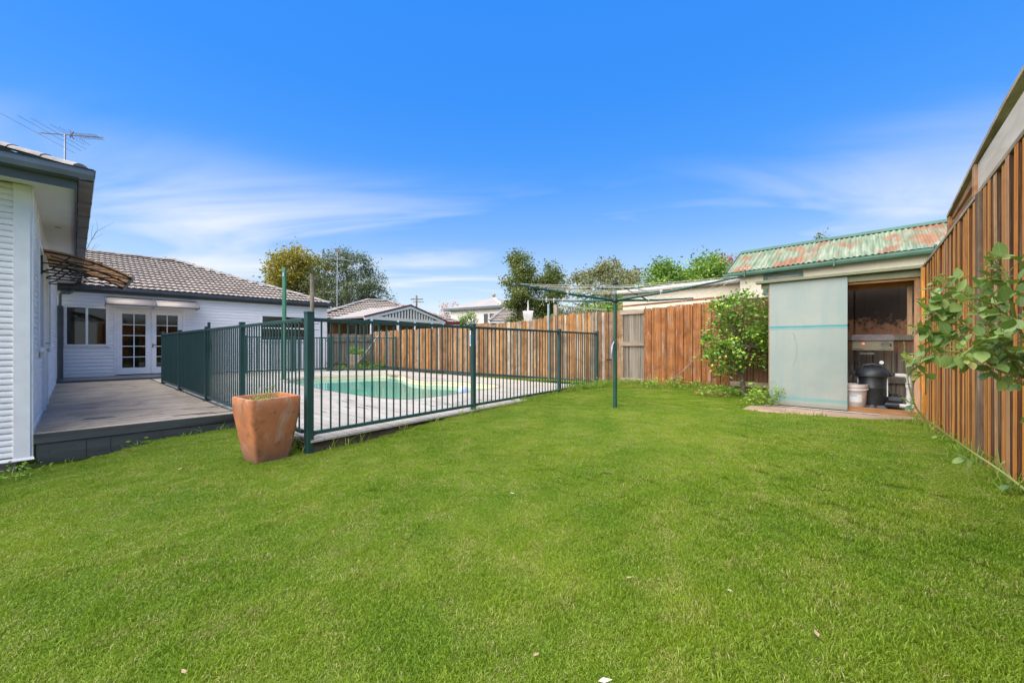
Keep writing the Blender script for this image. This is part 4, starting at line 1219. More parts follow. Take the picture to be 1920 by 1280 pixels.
# white and blue notice fixed to the palings
sg = thing('pool_safety_sign', 'white and blue pool safety notice fixed to the paling fence', 'sign', (*bpos(-4.43), 0), ang(BD))
MB().box(-.15, .15, -.052, -.046, 1.07, 1.70).build('panel', M['signwhite'], sg)
MB().box(-.135, -.03, -.056, -.053, 1.12, 1.42).build('blue_panel', M['signblue'], sg)
for q in range(4):
    MB().box(-.12, -.055, -.059, -.057, 1.15 + q * .065, 1.17 + q * .065).build('print_line', M['signwhite'], sg)
for q in range(9):
    MB().box(.0, random.uniform(.08, .13), -.056, -.053, 1.12 + q * .06, 1.127 + q * .06).build('print_line', M['steel'], sg)
for q in range(4):
    MB().box(-.13, random.uniform(-.06, -.03), -.056, -.053, 1.47 + q * .05, 1.478 + q * .05).build('print_line', M['steel'], sg)
# grey return fence at the far left corner
RFp = B_FAR
rf = thing('paling_fence', 'old grey paling return fence at the far corner beside the white wing', 'fence', (RFp[0], RFp[1], 0), ang((-WU[0], -WU[1])))
ret_dir = (-.93, -.10)
rf.rotation_euler = (0, 0, ang(ret_dir)); rf.location = (RFp[0], RFp[1], 0)
s = 0.0
while s < 2.6:
    w = random.uniform(.09, .11); obj('paling', ubox('paling_grey'), rf, (s + w / 2, random.choice((.0, .012)), .05), 0, (w, .016, 1.50 + random.gauss(0, .012))); s += w * .95
for zc in (1.28, .35): MB().box(0, 2.6, .018, .06, zc - .04, zc + .04).build('rail', M['paling_grey'], rf)

# ------------------------------------------------------------------ side fence on the right with its raised top
sfx = thing('paling_fence', 'tall orange paling fence with raised capped top along the right side', 'fence', (R0[0], R0[1], 0), ang(RD))
def rdep(s): return R0[1] + RD[1] * s
def rpos(s): return add2(R0, RD, s)
def rrail(s): return float(np.interp(rdep(s), [-2, 1.6, 2.3, 4.9, 5.8], [2.42, 2.40, 2.335, 2.13, 2.09]))
def rcap(s): return float(np.interp(rdep(s), [-2, 1.6, 2.3, 3.0, 3.45, 3.85], [2.74, 2.72, 2.665, 2.54, 2.45, 2.355]))
LR = 7.6
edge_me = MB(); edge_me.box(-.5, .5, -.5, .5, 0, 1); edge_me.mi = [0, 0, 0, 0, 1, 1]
edge_me = edge_me.mesh('paling', [M['paling_orange'], M['paling_edge_shade']])
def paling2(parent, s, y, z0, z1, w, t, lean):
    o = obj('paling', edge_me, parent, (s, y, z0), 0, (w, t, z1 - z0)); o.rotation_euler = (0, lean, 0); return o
s = .06; k = 0
while s < LR:
    z0 = gz(*rpos(s)) - .03
    w = random.uniform(.058, .092)
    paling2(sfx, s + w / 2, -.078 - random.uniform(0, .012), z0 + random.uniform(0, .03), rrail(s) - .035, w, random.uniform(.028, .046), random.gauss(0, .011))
    s += w + random.uniform(.038, .072); k += 1
s = 0.0
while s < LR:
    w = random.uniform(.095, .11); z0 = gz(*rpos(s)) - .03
    paling(sfx, 'paling_back_shade', s + w / 2, -.020, z0, rrail(s) - .03, w, .016, random.gauss(0, .004)); s += w + .002
for ps, gm_ in ((.72, 'paling_orange'), (3.42, 'post_brown'), (5.9, 'post_brown')):
    z0 = gz(*rpos(ps)) - .05
    MB().box(-.048, .048, -.128, -.06, z0, rrail(ps) - .04).build('post', M[gm_], sfx, (ps, 0, 0), bevel=.006)
def rail_run(name, mat, s0, s1, zf, y0, y1, h, n=1):
    for q in range(n):
        a = s0 + (s1 - s0) * q / n; b = s0 + (s1 - s0) * (q + 1) / n - .002
        z0_, z1_ = zf(a), zf(b)
        vs = [(a, y0, z0_), (a, y1, z0_), (a, y1, z0_ + h), (a, y0, z0_ + h), (b, y0, z1_), (b, y1, z1_), (b, y1, z1_ + h), (b, y0, z1_ + h)]
        MB().add(vs, [(0, 3, 2, 1), (4, 5, 6, 7), (0, 1, 5, 4), (1, 2, 6, 5), (2, 3, 7, 6), (3, 0, 4, 7)]).build(name, M[mat], sfx)
rail_run('rail', 'rail_x', 0, LR, lambda q: rrail(q) - .03, -.108, .03, .03, 4)
sE = (R0[1] - 3.86) / -RD[1]; sP = (R0[1] - 3.08) / -RD[1]
rail_run('top_capping', 'rail_x', sE, LR, lambda q: rcap(q), -.112, .0, .03, 6)
rail_run('raised_panel', 'creamboard', sP + .02, LR, lambda q: rrail(q) + .006, -.088, -.066, .24, 4)
rail_run('raised_rail', 'rail_orange', sE + .02, sP, lambda q: rrail(q) + .01, -.085, -.065, .07, 1)
rail_run('raised_rail', 'rail_orange', sE + .02, sP, lambda q: (rrail(q) + rcap(q)) / 2 + .03, -.085, -.065, .06, 1)

for ps in (sE + .03, sP, sP + 1.9, sP + 3.2):
    MB().box(-.04, .04, -.107, -.06, rrail(ps) + .004, rcap(ps) - .002).build('raised_post', M['rail_orange'], sfx, (ps, 0, 0), bevel=.004)

# ------------------------------------------------------------------ pump shed
sdx = ang(BD)
sh_ = thing('pump_shed', 'lean-to pump shed with pale blue sliding door in the far right corner', 'shed', (S0[0], S0[1], 0), sdx)
FLR = .17
MB().box(-.24, 1.90, -.74, .85, -.25, FLR - .028).build('slab', M['concrete'], sh_, bevel=.02)
MB().box(.94, 1.76, .02, .12, FLR - .03, FLR + .035).build('sill', M['pine_x'], sh_, bevel=.006)
MB().box(.0, .965, -.035, 0, 0, 1.945).build('sliding_door', M['sheddoor'], sh_, (0, 0, FLR - .015), bevel=.002)
hb = MB(); hb.box(-.16, 1.80, -.09, .03, 2.10, 2.145); hb.build('hood_beam', M['mosstrim'], sh_, bevel=.004).rotation_euler = (0, -.012, 0)
MB().box(-.12, 1.78, -.005, .028, 2.02, 2.132).build('door_track', M['mosstrim'], sh_)
MB().box(.96, 1.70, .035, .11, 1.985, 2.10).build('head_beam', M['pine_x'], sh_)
MB().box(.6, 1.68, .30, .37, 1.93, 2.08).build('inner_beam', M['pine_x'], sh_)
MB().box(1.655, 1.745, .04, .13, FLR, 2.10).build('door_post', M['pine'], sh_, bevel=.004)
MB().box(1.60, 1.65, .30, .37, 1.25, 1.93).build('inner_post', M['pine'], sh_)
MB().box(-.02, .06, .01, .08, FLR, 2.08).build('door_post', M['pine'], sh_)
rfm = MB().box(-.12, 1.78, .115, .78, 2.095, 2.112); rfm.build('roof_sheet', M['mosstrim'], sh_)
MB().box(-.02, .02, .05, .72, FLR, 2.12).build('side_wall', M['paling_dark'], sh_)
sc = MB(); pts_ = [(.30, 1.30), (.325, 1.27), (.335, 1.22), (.36, 1.12), (.368, 1.03), (.36, .93), (.335, .84), (.31, .77)]
sc.tube([(x, -.036, z) for x, z in pts_], [.003, .005, .003, .0022, .0025, .002, .0015, .001], 5)
M['scrape'] = simple('scrape', (.30, .32, .28, 1), (.20, .21, .18, 1), 20, rough=.8)
sc.build('scrape_mark', M['scrape'], sh_)
sh_dots = [(.06, 1.93), (.06, 1.0), (.06, .3), (.9, 1.93), (.9, 1.0), (.9, .3), (.48, 1.93), (.48, .25), (.52, 1.62), (.50, 1.75), (.93, .12)]
for x, z in sh_dots:
    MB().lathe([(.006, 0), (.006, .002), (.001, .003)], 8).build('screw_head', M['steel'], sh_, (x, -.035, z)).rotation_euler = (R(90), 0, 0)
mb = MB(); mb.tube([(.32, -.018 - .02, 1.20 + .15), (.34, -.0375, 1.12 + .15), (.345, -.0375, 1.0 + .15)], .002, 5)
# pin-up rod lying on the slab
MB().tube([(0, 0, 0), (1.35, 0, .002)], .007, 6).build('drain_rod', M['steel'], None, (*add2(S0, BD, -.05, (-.667, -.745), .16), FLR - .02), sdx - .03)
tag(bpy.data.objects['drain_rod'], 'thin grey rod lying on the slab below the sliding door', 'rod')
def shp(a, b): return add2(S0, BD, a, (.667, .745), b)
# pool filter
fl = thing('pool_filter', 'black upright pool filter canister standing inside the pump shed', 'filter', (*shp(1.235, .36), FLR - .03), sdx)
MB().lathe([(.150, .09), (.158, .12), (.160, .33), (.163, .335), (.163, .345), (.160, .35), (.160, .50), (.15, .505)], 28).build('canister', M['blackplastic'], fl, smooth=True)
MB().lathe([(.165, .500), (.198, .505), (.200, .555), (.185, .575), (.150, .620), (.08, .648), (.02, .655)], 28).build('lid', M['blackplastic'], fl, smooth=True)
h = MB(); h.tube([(-.13, -.05, .60), (-.09, -.06, .665), (0, -.06, .685), (.09, -.06, .665), (.13, -.05, .60)], .017, 8); h.build('handle', M['blackplastic'], fl, smooth=True)
MB().box(-.235, -.17, -.05, .05, .51, .57).build('clamp', M['blackplastic'], fl, bevel=.012); MB().box(.17, .24, -.05, .05, .515, .57).build('clamp', M['blackplastic'], fl, bevel=.012)
ft = MB(); ft.add([(-.21, -.20, 0), (.21, -.20, 0), (.21, .18, 0), (-.21, .18, 0), (-.13, -.13, .10), (.13, -.13, .10), (.13, .12, .10), (-.13, .12, .10)], [(3, 2, 1, 0), (4, 5, 6, 7), (0, 1, 5, 4), (1, 2, 6, 5), (2, 3, 7, 6), (3, 0, 4, 7)])
ft.build('base', M['blackplastic'], fl, bevel=.012)
d = MB(); d.lathe([(.05, 0), (.05, .02), (.035, .03), (.012, .032)], 12); o = d.build('drain_cap', M['blackplastic'], fl, (0, -.165, .055), smooth=True); o.rotation_euler = (R(70), 0, 0)
MB().box(.155, .168, -.055, -.035, .22, .48).build('sight_strip', M['signwhite'], fl)
MB().box(-.166, -.156, -.04, -.02, .40, .47).build('sight_strip', M['signwhite'], fl)
g_ = MB(); g_.lathe([(.024, 0), (.026, .010), (.024, .018), (.004, .019)], 16); o = g_.build('gauge', M['signwhite'], fl, (.10, -.02, .71), smooth=True); o.rotation_euler = (R(90), 0, 0)
MB().tube([(.10, 0, .63), (.10, 0, .70)], .008, 6).build('gauge_stem', M['brass'], fl)
# pump
pm = thing('pool_pump', 'small black pump with white pipe beside the pool filter', 'pump', (*shp(1.46, .46), FLR - .03), sdx)
o = MB().tube([(-.06, 0, .16), (.10, 0, .16)], .075, 16).build('motor', M['blackplastic'], pm, bevel=.008)
MB().tube([(.0, .0, .08), (.0, 0, .25)], .055, 14).build('housing', M['blackplastic'], pm)
MB().box(-.10, .12, -.06, .06, 0, .09).build('foot', M['blackplastic'], pm, bevel=.01)
MB().tube([(-.10, -.14, .10), (.06, -.14, .10)], .042, 12).build('valve', M['blackplastic'], pm)
MB().tube([(.06, -.14, .10), (.27, -.14, .10)], .030, 12).build('pipe', M['pvc'], pm, smooth=True)
pp = thing('pool_pipe', 'white plumbing pipe bending down beside the pool filter', 'pipe', (*shp(1.44, .36), 0), sdx)
MB().tube([(-.06, 0, .67), (.13, 0, .67), (.165, 0, .655), (.18, 0, .62), (.18, 0, .16)], .028, 12).build('pipe', M['pvc'], pp, smooth=True)
MB().tube([(.18, 0, .57), (.18, 0, .50)], .036, 12).build('coupling', M['pvc'], pp); MB().tube([(.18, 0, .36), (.18, 0, .30)], .036, 12).build('coupling', M['pvc'], pp)
# chlorinator box
cb_ = thing('chlorinator', 'beige control box with red light on the rail inside the pump shed', 'control box', (*shp(1.235, .62), 0), sdx)
M['ctrl'] = simple('control_box', (.26, .235, .16, 1), (.20, .18, .12, 1), 5, rough=.5)
MB().box(-.235, .235, -.10, .02, 1.02, 1.19).build('case', M['ctrl'], cb_, bevel=.008)
v = MB(); v.add([(-.24, -.125, 1.19), (.24, -.125, 1.19), (.23, .02, 1.265), (-.23, .02, 1.265), (-.24, -.125, 1.175), (.24, -.125, 1.175), (.24, .02, 1.175), (-.24, .02, 1.175)], [(0, 1, 2, 3), (4, 5, 1, 0), (5, 6, 2, 1), (7, 4, 0, 3), (4, 7, 6, 5)])
v.build('hood', M['plinth'], cb_)
t = NT('red_light'); e_ = t.n('ShaderNodeEmission'); e_.inputs[0].default_value = (1, .08, .03, 1); e_.inputs[1].default_value = 4.0; t.l(e_.outputs[0], t.out.inputs['Surface']); M['led'] = t.m
MB().box(-.112, -.09, -.106, -.101, 1.117, 1.132).build('indicator_light', M['led'], cb_)
MB().box(.195, .21, -.108, -.101, 1.08, 1.13).build('switch', M['black'], cb_)
r_ = MB(); n = 24
for a0_, a1_ in ((.038, .032),):
    vs = []
    for k in range(n):
        an_ = 2 * math.pi * k / n; vs += [(.145 + a0_ * 1.2 * math.cos(an_), -.103, 1.11 + a0_ * math.sin(an_)), (.145 + a1_ * 1.2 * math.cos(an_), -.103, 1.11 + a1_ * math.sin(an_))]
    r_.add(vs, [(2 * k, 2 * k + 1, (2 * k + 3) % (2 * n), (2 * k + 2) % (2 * n)) for k in range(n)])
r_.build('round_badge', M['black'], cb_)
def text(parent, s, size, loc, mat, name='lettering', rot=(R(90), 0, 0), shear=0.0, ext=.0006):
    cu = bpy.data.curves.new(name, 'FONT'); cu.body = s; cu.size = size; cu.extrude = ext; cu.shear = shear
    cu.align_x = 'CENTER'; cu.align_y = 'CENTER'
    tmp = bpy.data.objects.new(name, cu); COL.objects.link(tmp)
    dg = bpy.context.evaluated_depsgraph_get(); me = bpy.data.meshes.new_from_object(tmp.evaluated_get(dg))
    bpy.data.objects.remove(tmp); me.materials.clear(); me.materials.append(mat)
    o = obj(name, me, parent, loc); o.rotation_euler = rot
    return o
text(cb_, 'Poolrite', .036, (-.165, -.1025, 1.045), M['black'], shear=.3)
MB().box(.115, .175, -.1035, -.1022, 1.113, 1.119).build('badge_line', M['black'], cb_); MB().box(.12, .17, -.1035, -.1022, 1.100, 1.105).build('badge_line', M['black'], cb_)
MB().box(.10, .15, -.1035, -.1022, 1.044, 1.049).build('print_line', M['black'], cb_); MB().box(.165, .21, -.1035, -.1022, 1.044, 1.049).build('print_line', M['black'], cb_)
MB().tube([(-.20, -.03, 1.02), (-.21, -.04, .9), (-.16, -.03, .80), (-.22, -.02, .6), (-.25, -.02, .35)], .007, 6).build('cable', M['black'], cb_)
MB().box(-.14, .02, -.06, -.02, .96, .995).build('junction', M['plinth'], cb_)
# bucket
bk_ = thing('bucket', 'dirty white plastic bucket half hidden by the sliding door', 'bucket', (*shp(1.035, .20), FLR + .015), sdx)
MB().lathe([(.125, 0), (.132, .01), (.146, .26), (.156, .262), (.156, .275), (.148, .278), (.149, .30), (.158, .303), (.158, .345), (.150, .348), (.142, .34), (.125, .02), (.02, .015)], 28).build('pail', M['bucket'], bk_, smooth=True)
b = MB(); b.tube([(.157 * math.cos(a), .157 * math.sin(a) - .012, .285 - .028 * math.sin(-a)) for a in [math.pi * (1 + q / 12) for q in range(13)]], .006, 6); b.build('handle', M['pvc'], bk_, smooth=True)
lb = MB(); n = 10; vs = []
for k in range(n + 1):
    a = R(-112 + 60 * k / n); vs += [(.1375 * math.cos(a), .1375 * math.sin(a), .09), (.1440 * math.cos(a), .1440 * math.sin(a), .20)]
lb.add(vs, [(2 * k, 2 * k + 2, 2 * k + 3, 2 * k + 1) for k in range(n)]); lb.build('label_patch', M['signwhite'], bk_)
lb = MB(); vs = []
for k in range(n + 1):
    a = R(-110 + 34 * k / n); vs += [(.1445 * math.cos(a), .1445 * math.sin(a), .178), (.1450 * math.cos(a), .1450 * math.sin(a), .188)]
lb.add(vs, [(2 * k, 2 * k + 2, 2 * k + 3, 2 * k + 1) for k in range(n)]); lb.build('label_stripe', M['signblue'], bk_)

# ------------------------------------------------------------------ neighbours' garage and long shed beyond the fence
ga = thing('neighbour_garage', 'cream garage with rusty green corrugated roof beyond the corner fence', 'garage', (*add2(B0, BD, 2.9, (.667, .745), .30), 0), sdx)
LG = 3.6
MB().box(.10, LG, 0, .08, 0, 2.62).build('wall', M['cream'], ga)
MB().box(.10, .18, .08, 2.4, 0, 2.62).build('side_wall', M['cream'], ga)
for x in (1.1, 2.1, 3.05): MB().box(x, x + .04, -.008, -.001, 0, 2.6).build('cover_strip', M['cream'], ga)
wf = (.50, 1.12, 2.10, 2.44)
f = MB(); f.box(wf[0], wf[1], -.03, -.002, wf[3] - .04, wf[3]); f.box(wf[0], wf[0] + .06, -.03, -.002, wf[2], wf[3] - .04); f.box(wf[1] - .05, wf[1], -.03, -.002, wf[2], wf[3] - .04); f.box(wf[0], wf[1], -.03, -.002, wf[2] - .04, wf[2])
w_ = f.build('window', M['greentrim'], ga)
M['darkpane'] = simple('dusty_pane', (.10, .095, .09, 1), (.05, .05, .05, 1), 3, rough=.15, spec=.5)
MB().box(wf[0] + .06, wf[1] - .05, -.012, -.003, wf[2], wf[3] - .04).build('pane', M['darkpane'], w_)
gsl = .032
gg = MB(); gg.prof_x([(y * .8 - .06, z * .7 + 2.44) for y, z in gp], -.12, LG); gg.build('gutter', M['greentrim'], ga).rotation_euler = (0, -gsl * .7, 0)
for x in (.2, 1.55, 2.75): MB().box(x, x + .025, -.19, -.06, 2.42 + x * gsl * .7, 2.56 + x * gsl * .7).build('gutter_bracket', M['greentrim'], ga)
# corrugated sheets: one part each
SW = .762; pitch_c = .076; run = 1.30; rise = .62
def corr(w, L):
    n = int(w / pitch_c * 8); vs = []; rows = 2
    for j in range(rows):
        for i in range(n + 1):
            x = w * i / n; vs.append((x, L * j / (rows - 1), .011 * math.sin(2 * math.pi * x / pitch_c)))
    mb = MB(); mb.add(vs, [(i, i + 1, i + 1 + n + 1, i + n + 1) for i in range(n)]); return mb
sl = math.atan2(rise, run); LS = math.hypot(run, rise)
cme = corr(SW + .05, LS).mesh('roof_sheet', M['corrugated'], smooth=True)
for k in range(5):
    o = obj('roof_sheet', cme, ga, (-.10 + k * SW, -.17, 2.53 + (k * SW) * gsl * .7 + (.004 if k % 2 else 0))); o.rotation_euler = (sl, -gsl * .7, 0)
rc = MB(); rc.prof_x([(-.10, -.055), (-.02, .012), (.02, .012), (.10, -.06), (.02, -.005), (-.02, -.005)], -.12, LG + .1); o = rc.build('ridge_cap', M['greentrim'], ga, (0, -.17 + run, 2.53 + rise + .03)); o.rotation_euler = (0, -gsl * .7, 0)
bb = MB(); bb.bar((-.12, -.16, 2.50), (-.12, -.17 + run, 2.50 + rise), .02, .10); bb.build('barge_board', M['greentrim'], ga)
gb = MB(); gb.add([(.10, .0, 2.55), (.10, run - .17, 2.55 + rise - .1), (.10, 2.4, 2.6)], [(0, 1, 2)]); gb.build('gable_end', M['cream'], ga)

ls = thing('neighbour_shed', 'long low cream shed with white roof edge beyond the back fence', 'shed', (*add2(B0, BD, 0.0, (.667, .745), .85), 0), sdx)
MB().box(.22, 3.35, 0, .06, 0, 2.42).build('wall', M['cream'], ls)
MB().box(.22, .28, .06, 2.2, 0, 2.42).build('side_wall', M['cream'], ls)
MB().tube([(.02, -.10, 2.43), (3.4, -.10, 2.46)], .052, 12).build('roof_edge', M['whiteroof'], ls, smooth=True)
rs_ = MB(); n = 90; vs = []
for j, (y, z) in enumerate(((-.06, 2.46), (1.2, 2.66))):
    for i in range(n + 1): vs.append((.02 + 3.4 * i / n, y, z + .008 * math.sin(i * 1.3)))
rs_.add(vs, [(i, i + 1, i + n + 2, i + n + 1) for i in range(n)]); rs_.build('roof', M['whiteroof'], ls, smooth=True)
for x in (1.05, 2.0, 2.9): MB().box(x, x + .012, -.006, -.001, 0, 2.4).build('cover_strip', M['cream'], ls)
for x in (.9, 1.5, 2.2): MB().box(x, x + .015, -.2, -.185, 1.9, 2.02).build('fence_spike', M['black'], ls)

# lattice screen beyond the fence
lt = thing('lattice_screen', 'sloping grey timber lattice peeping over the back fence', 'lattice', (*add2(B0, BD, -1.25, (.667, .745), .35), 0), sdx)
LLn = 1.15
for k in range(15):
    x = k * .075
    for sgn in (1, -1):
        z0_ = 1.72; z1_ = 2.12 - .17 * (x / LLn)
        MB().bar((x, .006 * sgn, z0_), (x + sgn * .16, .006 * sgn, z1_), .024, .005, up=(0, 1, 0)).build('slat', M['post_grey'], lt)
MB().bar((-.05, 0, 2.15), (LLn + .15, 0, 1.97), .05, .045).build('top_rail', M['mosstrim'], lt)

# ------------------------------------------------------------------ terracotta pot
pe = unit((.175, .24)); pn = (-pe[1], pe[0])
PC = (-2.423, 3.935)
gzp = gz(*PC) - .005
pt = thing('terracotta_pot', 'large square tapered terracotta pot beside the fence corner post', 'pot', (PC[0], PC[1], gzp), ang(pe))
HB, HT, PH = .150, .228, .605 - gzp
def rsq(h, r, n=5):
    out = []
    for sx, sy, a0_ in ((1, 1, 0), (-1, 1, 90), (-1, -1, 180), (1, -1, 270)):
        for k in range(n):
            a = R(a0_ + 90 * k / (n - 1)); out.append((sx * (h - r) + r * math.cos(a), sy * (h - r) + r * math.sin(a)))
    return out
mb = MB(); rings = []
prof = [(HB, 0, .03), (HB + .010, .05, .03), (HB + .034, .20, .032), (HB + .055, .35, .034), (HT - .004, .47, .035), (HT, .545, .034), (HT + .001, PH - .01, .034), (HT - .004, PH, .032), (HT - .026, PH, .03), (HT - .032, PH - .012, .03), (HT - .036, PH - .14, .03)]
for h, z, r in prof: rings.append([(x, y, z + (.004 * math.sin(3 * x + 2 * y) if z > .5 else 0)) for x, y in rsq(h, r)])
n = len(rings[0]); vs = [p for r_ in rings for p in r_]
fs = [(i * n + k, i * n + (k + 1) % n, (i + 1) * n + (k + 1) % n, (i + 1) * n + k) for i in range(len(rings) - 1) for k in range(n)]
mb.add(vs, fs + [tuple(range(n - 1, -1, -1)), tuple((len(rings) - 1) * n + k for k in range(n))])
o = mb.build('body', M['terracotta'], pt, smooth=True)
m = o.modifiers.new('sub', 'SUBSURF'); m.levels = 0; m.render_levels = 0
mb = MB(); mb.add([(x, y, PH - .05 + random.uniform(-.012, .012)) for x, y in rsq(HT - .034, .03)] + [(0, 0, PH - .035)], [(k, (k + 1) % n, n) for k in range(n)])
mb.build('potting_soil', M['soil'], pt)

# ------------------------------------------------------------------ leaves
def leaf_cloud(P, size, seed, asp=.5, droop=0.0, flat=.6):
    """rhombic leaves bent along the midrib at points P (n,3); returns vertices and faces"""
    r = np.random.default_rng(seed); n = len(P)
    d = r.normal(size=(n, 3)); d[:, 2] = d[:, 2] * flat - droop; d /= np.linalg.norm(d, axis=1)[:, None]
    q = r.normal(size=(n, 3)); s = np.cross(d, q); s /= np.linalg.norm(s, axis=1)[:, None]
    nn = np.cross(s, d)
    L = (size * r.uniform(.6, 1.3, n))[:, None]; W = L * asp
    V = np.stack([P, P + d * L * .5 + s * W * .5 + nn * W * .12, P + d * L, P + d * L * .5 - s * W * .5 + nn * W * .12], 1).reshape(-1, 3)
    i = np.arange(n) * 4
    F = np.stack([np.stack([i, i + 1, i + 2], 1), np.stack([i, i + 2, i + 3], 1)], 1).reshape(-1, 3)
    return V, F
def mesh_np(name, V, F, mat):
    me = bpy.data.meshes.new(name); me.from_pydata(V.tolist(), [], F.tolist()); me.materials.append(mat); me.update(); return me
def blob(r, n, clusters, spread):
    c_ = clusters[r.integers(0, len(clusters), n)]
    return c_ + r.normal(size=(n, 3)) * spread
def tree(name, label, x, y, z0, h, rad, crown_lo, nclus, nleaf, leaf, mat, seed, spread=.32, bark='barkd', shape='round', trunk=.12, lean=0.0, group=None, asp=.55, droop=0.1):
    r = np.random.default_rng(seed)
    t = thing(name, label, 'tree', (x, y, z0), 0, group)
    cz = (crown_lo + h) / 2; hz = (h - crown_lo) / 2
    C = []
    while len(C) < nclus:
        p = r.uniform(-1, 1, 3)
        q = np.linalg.norm(p)
        if q > 1 or q < .25: continue
        if shape == 'cone':
            k = 1 - (p[2] + 1) / 2 * .82
            p[0] *= k; p[1] *= k
        elif shape == 'tall':
            k = 1 - abs(p[2]) * .25; p[0] *= k; p[1] *= k
        C.append((p[0] * rad * (1 + r.normal() * .10) + lean * (p[2] + 1), p[1] * rad, cz + p[2] * hz))
    C = np.array(C)
    tb = MB(); top = h * .72
    tb.tube([(0, 0, -.1), (lean * .2, .02, h * .22), (lean * .6, -.03, h * .48), (lean, 0, top)], [trunk, trunk * .8, trunk * .5, trunk * .2], 8)
    tr_ = tb.build('trunk', M[bark], t, smooth=True)
    lb = MB()
    for cpt in C[:: max(1, len(C) // 26)]:
        zs = max(h * .15, min(top * .95, cpt[2] * .62)); f = zs / top
        s0 = Vector((lean * f, 0, zs)); e0_ = Vector(cpt)
        md = s0.lerp(e0_, .5) + Vector((r.normal() * .08, r.normal() * .08, rad * .10))
        lb.tube([s0, md, e0_], [trunk * .32, trunk * .18, trunk * .06], 5, cap=False)
    lb.build('limbs', M[bark], t, smooth=True)
    P = blob(r, nleaf, C, spread * np.array([1, 1, .75]))
    V, F = leaf_cloud(P, leaf, seed + 1, asp, droop)
    obj('crown', mesh_np('crown', V, F, mat), t)
    return t
LM = {}
LM['gold'] = leafmat('golden_leaves', [(0, (.10, .10, .016, 1)), (.4, (.24, .215, .03, 1)), (.75, (.40, .325, .045, 1)), (1, (.52, .44, .09, 1))])
LM['dark'] = leafmat('conifer_leaves', [(0, (.040, .058, .022, 1)), (.5, (.095, .125, .042, 1)), (1, (.20, .235, .08, 1))], trans=.2)
LM['mid'] = leafmat('mid_leaves', [(0, (.055, .080, .020, 1)), (.5, (.14, .18, .04, 1)), (1, (.38, .40, .12, 1))])
LM['olive'] = leafmat('olive_leaves', [(0, (0.095, 0.104, 0.048, 1)), (.5, (0.228, 0.237, 0.114, 1)), (1, (0.475, 0.475, 0.266, 1))])
LM['fresh'] = leafmat('fresh_leaves', [(0, (0.048, 0.114, 0.019, 1)), (.5, (0.142, 0.266, 0.034, 1)), (1, (0.456, 0.608, 0.095, 1))])
LM['rust'] = leafmat('rust_leaves', [(0, (0.247, 0.095, 0.057, 1)), (.6, (0.494, 0.190, 0.095, 1)), (1, (0.646, 0.323, 0.171, 1))])
LM['lemon'] = leafmat('lemon_leaves', [(0, (0.042, 0.114, 0.019, 1)), (.45, (0.142, 0.294, 0.034, 1)), (.8, (0.380, 0.589, 0.076, 1)), (1, (0.684, 0.800, 0.171, 1))], rough=.35, spec=.5)
LM['weed'] = leafmat('weed_leaves', [(0, (0.095, 0.190, 0.028, 1)), (.6, (0.266, 0.437, 0.057, 1)), (1, (0.494, 0.646, 0.114, 1))])
def X(px, d): return (px - 960) / FPX * d
def Z(py, d): return CAM_H - (py - 646) / FPX * d
tree('golden_tree', 'tree turning golden behind the white wing roof', X(560, 28), 28, 0, Z(466, 28), 2.3, 2.2, 80, 15000, .20, LM['gold'], 11, .34, trunk=.14)
tree('conifer', 'dark green conifer with drooping tips behind the tiled neighbour house', X(650, 26.5), 26.5, 0, Z(470, 26.5) + .1, 2.6, 1.4, 130, 28000, .17, LM['dark'], 12, .27, shape='tall', trunk=.2, asp=.3, droop=.35)
tree('conifer', 'small dark conifer tip over the neighbour roof ridge', X(735, 32), 32, 0, Z(556, 32), .9, 2.4, 18, 1500, .16, LM['dark'], 13, .2, asp=.3)
tree('evergreen_tree', 'tall narrow evergreen over the back fence, left one of the pair', X(974, 21), 21, 0, Z(470, 21), .98, 1.3, 60, 12000, .12, LM['mid'], 14, .21, shape='tall', trunk=.1)
tree('evergreen_tree', 'shorter dark evergreen over the back fence, right one of the pair', X(1034, 21.6), 21.6, 0, Z(488, 21.6), 1.0, 1.2, 58, 12000, .12, LM['mid'], 15, .21, shape='tall', trunk=.1)
tree('olive_tree', 'grey green open tree behind the clothes hoist mast', X(1150, 19), 19, 0, Z(493, 19), 1.95, 2.0, 78, 13000, .13, LM['olive'], 16, .22, trunk=.12)
tree('citrus_tree', 'broad bright green tree above the long cream shed', X(1265, 16), 16, 0, Z(496, 16), 1.75, 1.5, 76, 15000, .12, LM['fresh'], 17, .22, trunk=.1)
tree('citrus_tree', 'taller green tree beside the garage roof edge', X(1330, 16.5), 16.5, 0, Z(472, 16.5), 1.25, 1.6, 58, 11000, .12, LM['fresh'], 18, .22, trunk=.1)
tree('copper_tree', 'small copper leaved tree behind the rusty garage roof', X(1365, 24), 24, 0, Z(478, 24), 1.2, 3.2, 30, 4000, .15, LM['rust'], 19, .25)
tree('garden_tree', 'sliver of a green treetop above the garage ridge', X(1541, 22), 22, 0, Z(437, 22), .8, 4.4, 16, 1800, .12, LM['mid'], 20, .2)
tree('round_shrub', 'round green shrub just over the back fence by the pale house', X(877, 24), 24, 0, Z(584, 24), .58, 1.2, 22, 2600, .10, LM['fresh'], 21, .13, trunk=.05)
tree('copper_tree', 'reddish bare looking tree left of the two storey house', X(845, 48), 48, 0, Z(563, 48), 1.9, 2.6, 26, 700, .22, LM['rust'], 22, .3)
tree('garden_tree', 'green shrubbery low behind the lattice screen', X(1105, 15), 15, 0, Z(548, 15), 1.3, 1.0, 36, 4200, .11, LM['fresh'], 23, .22)
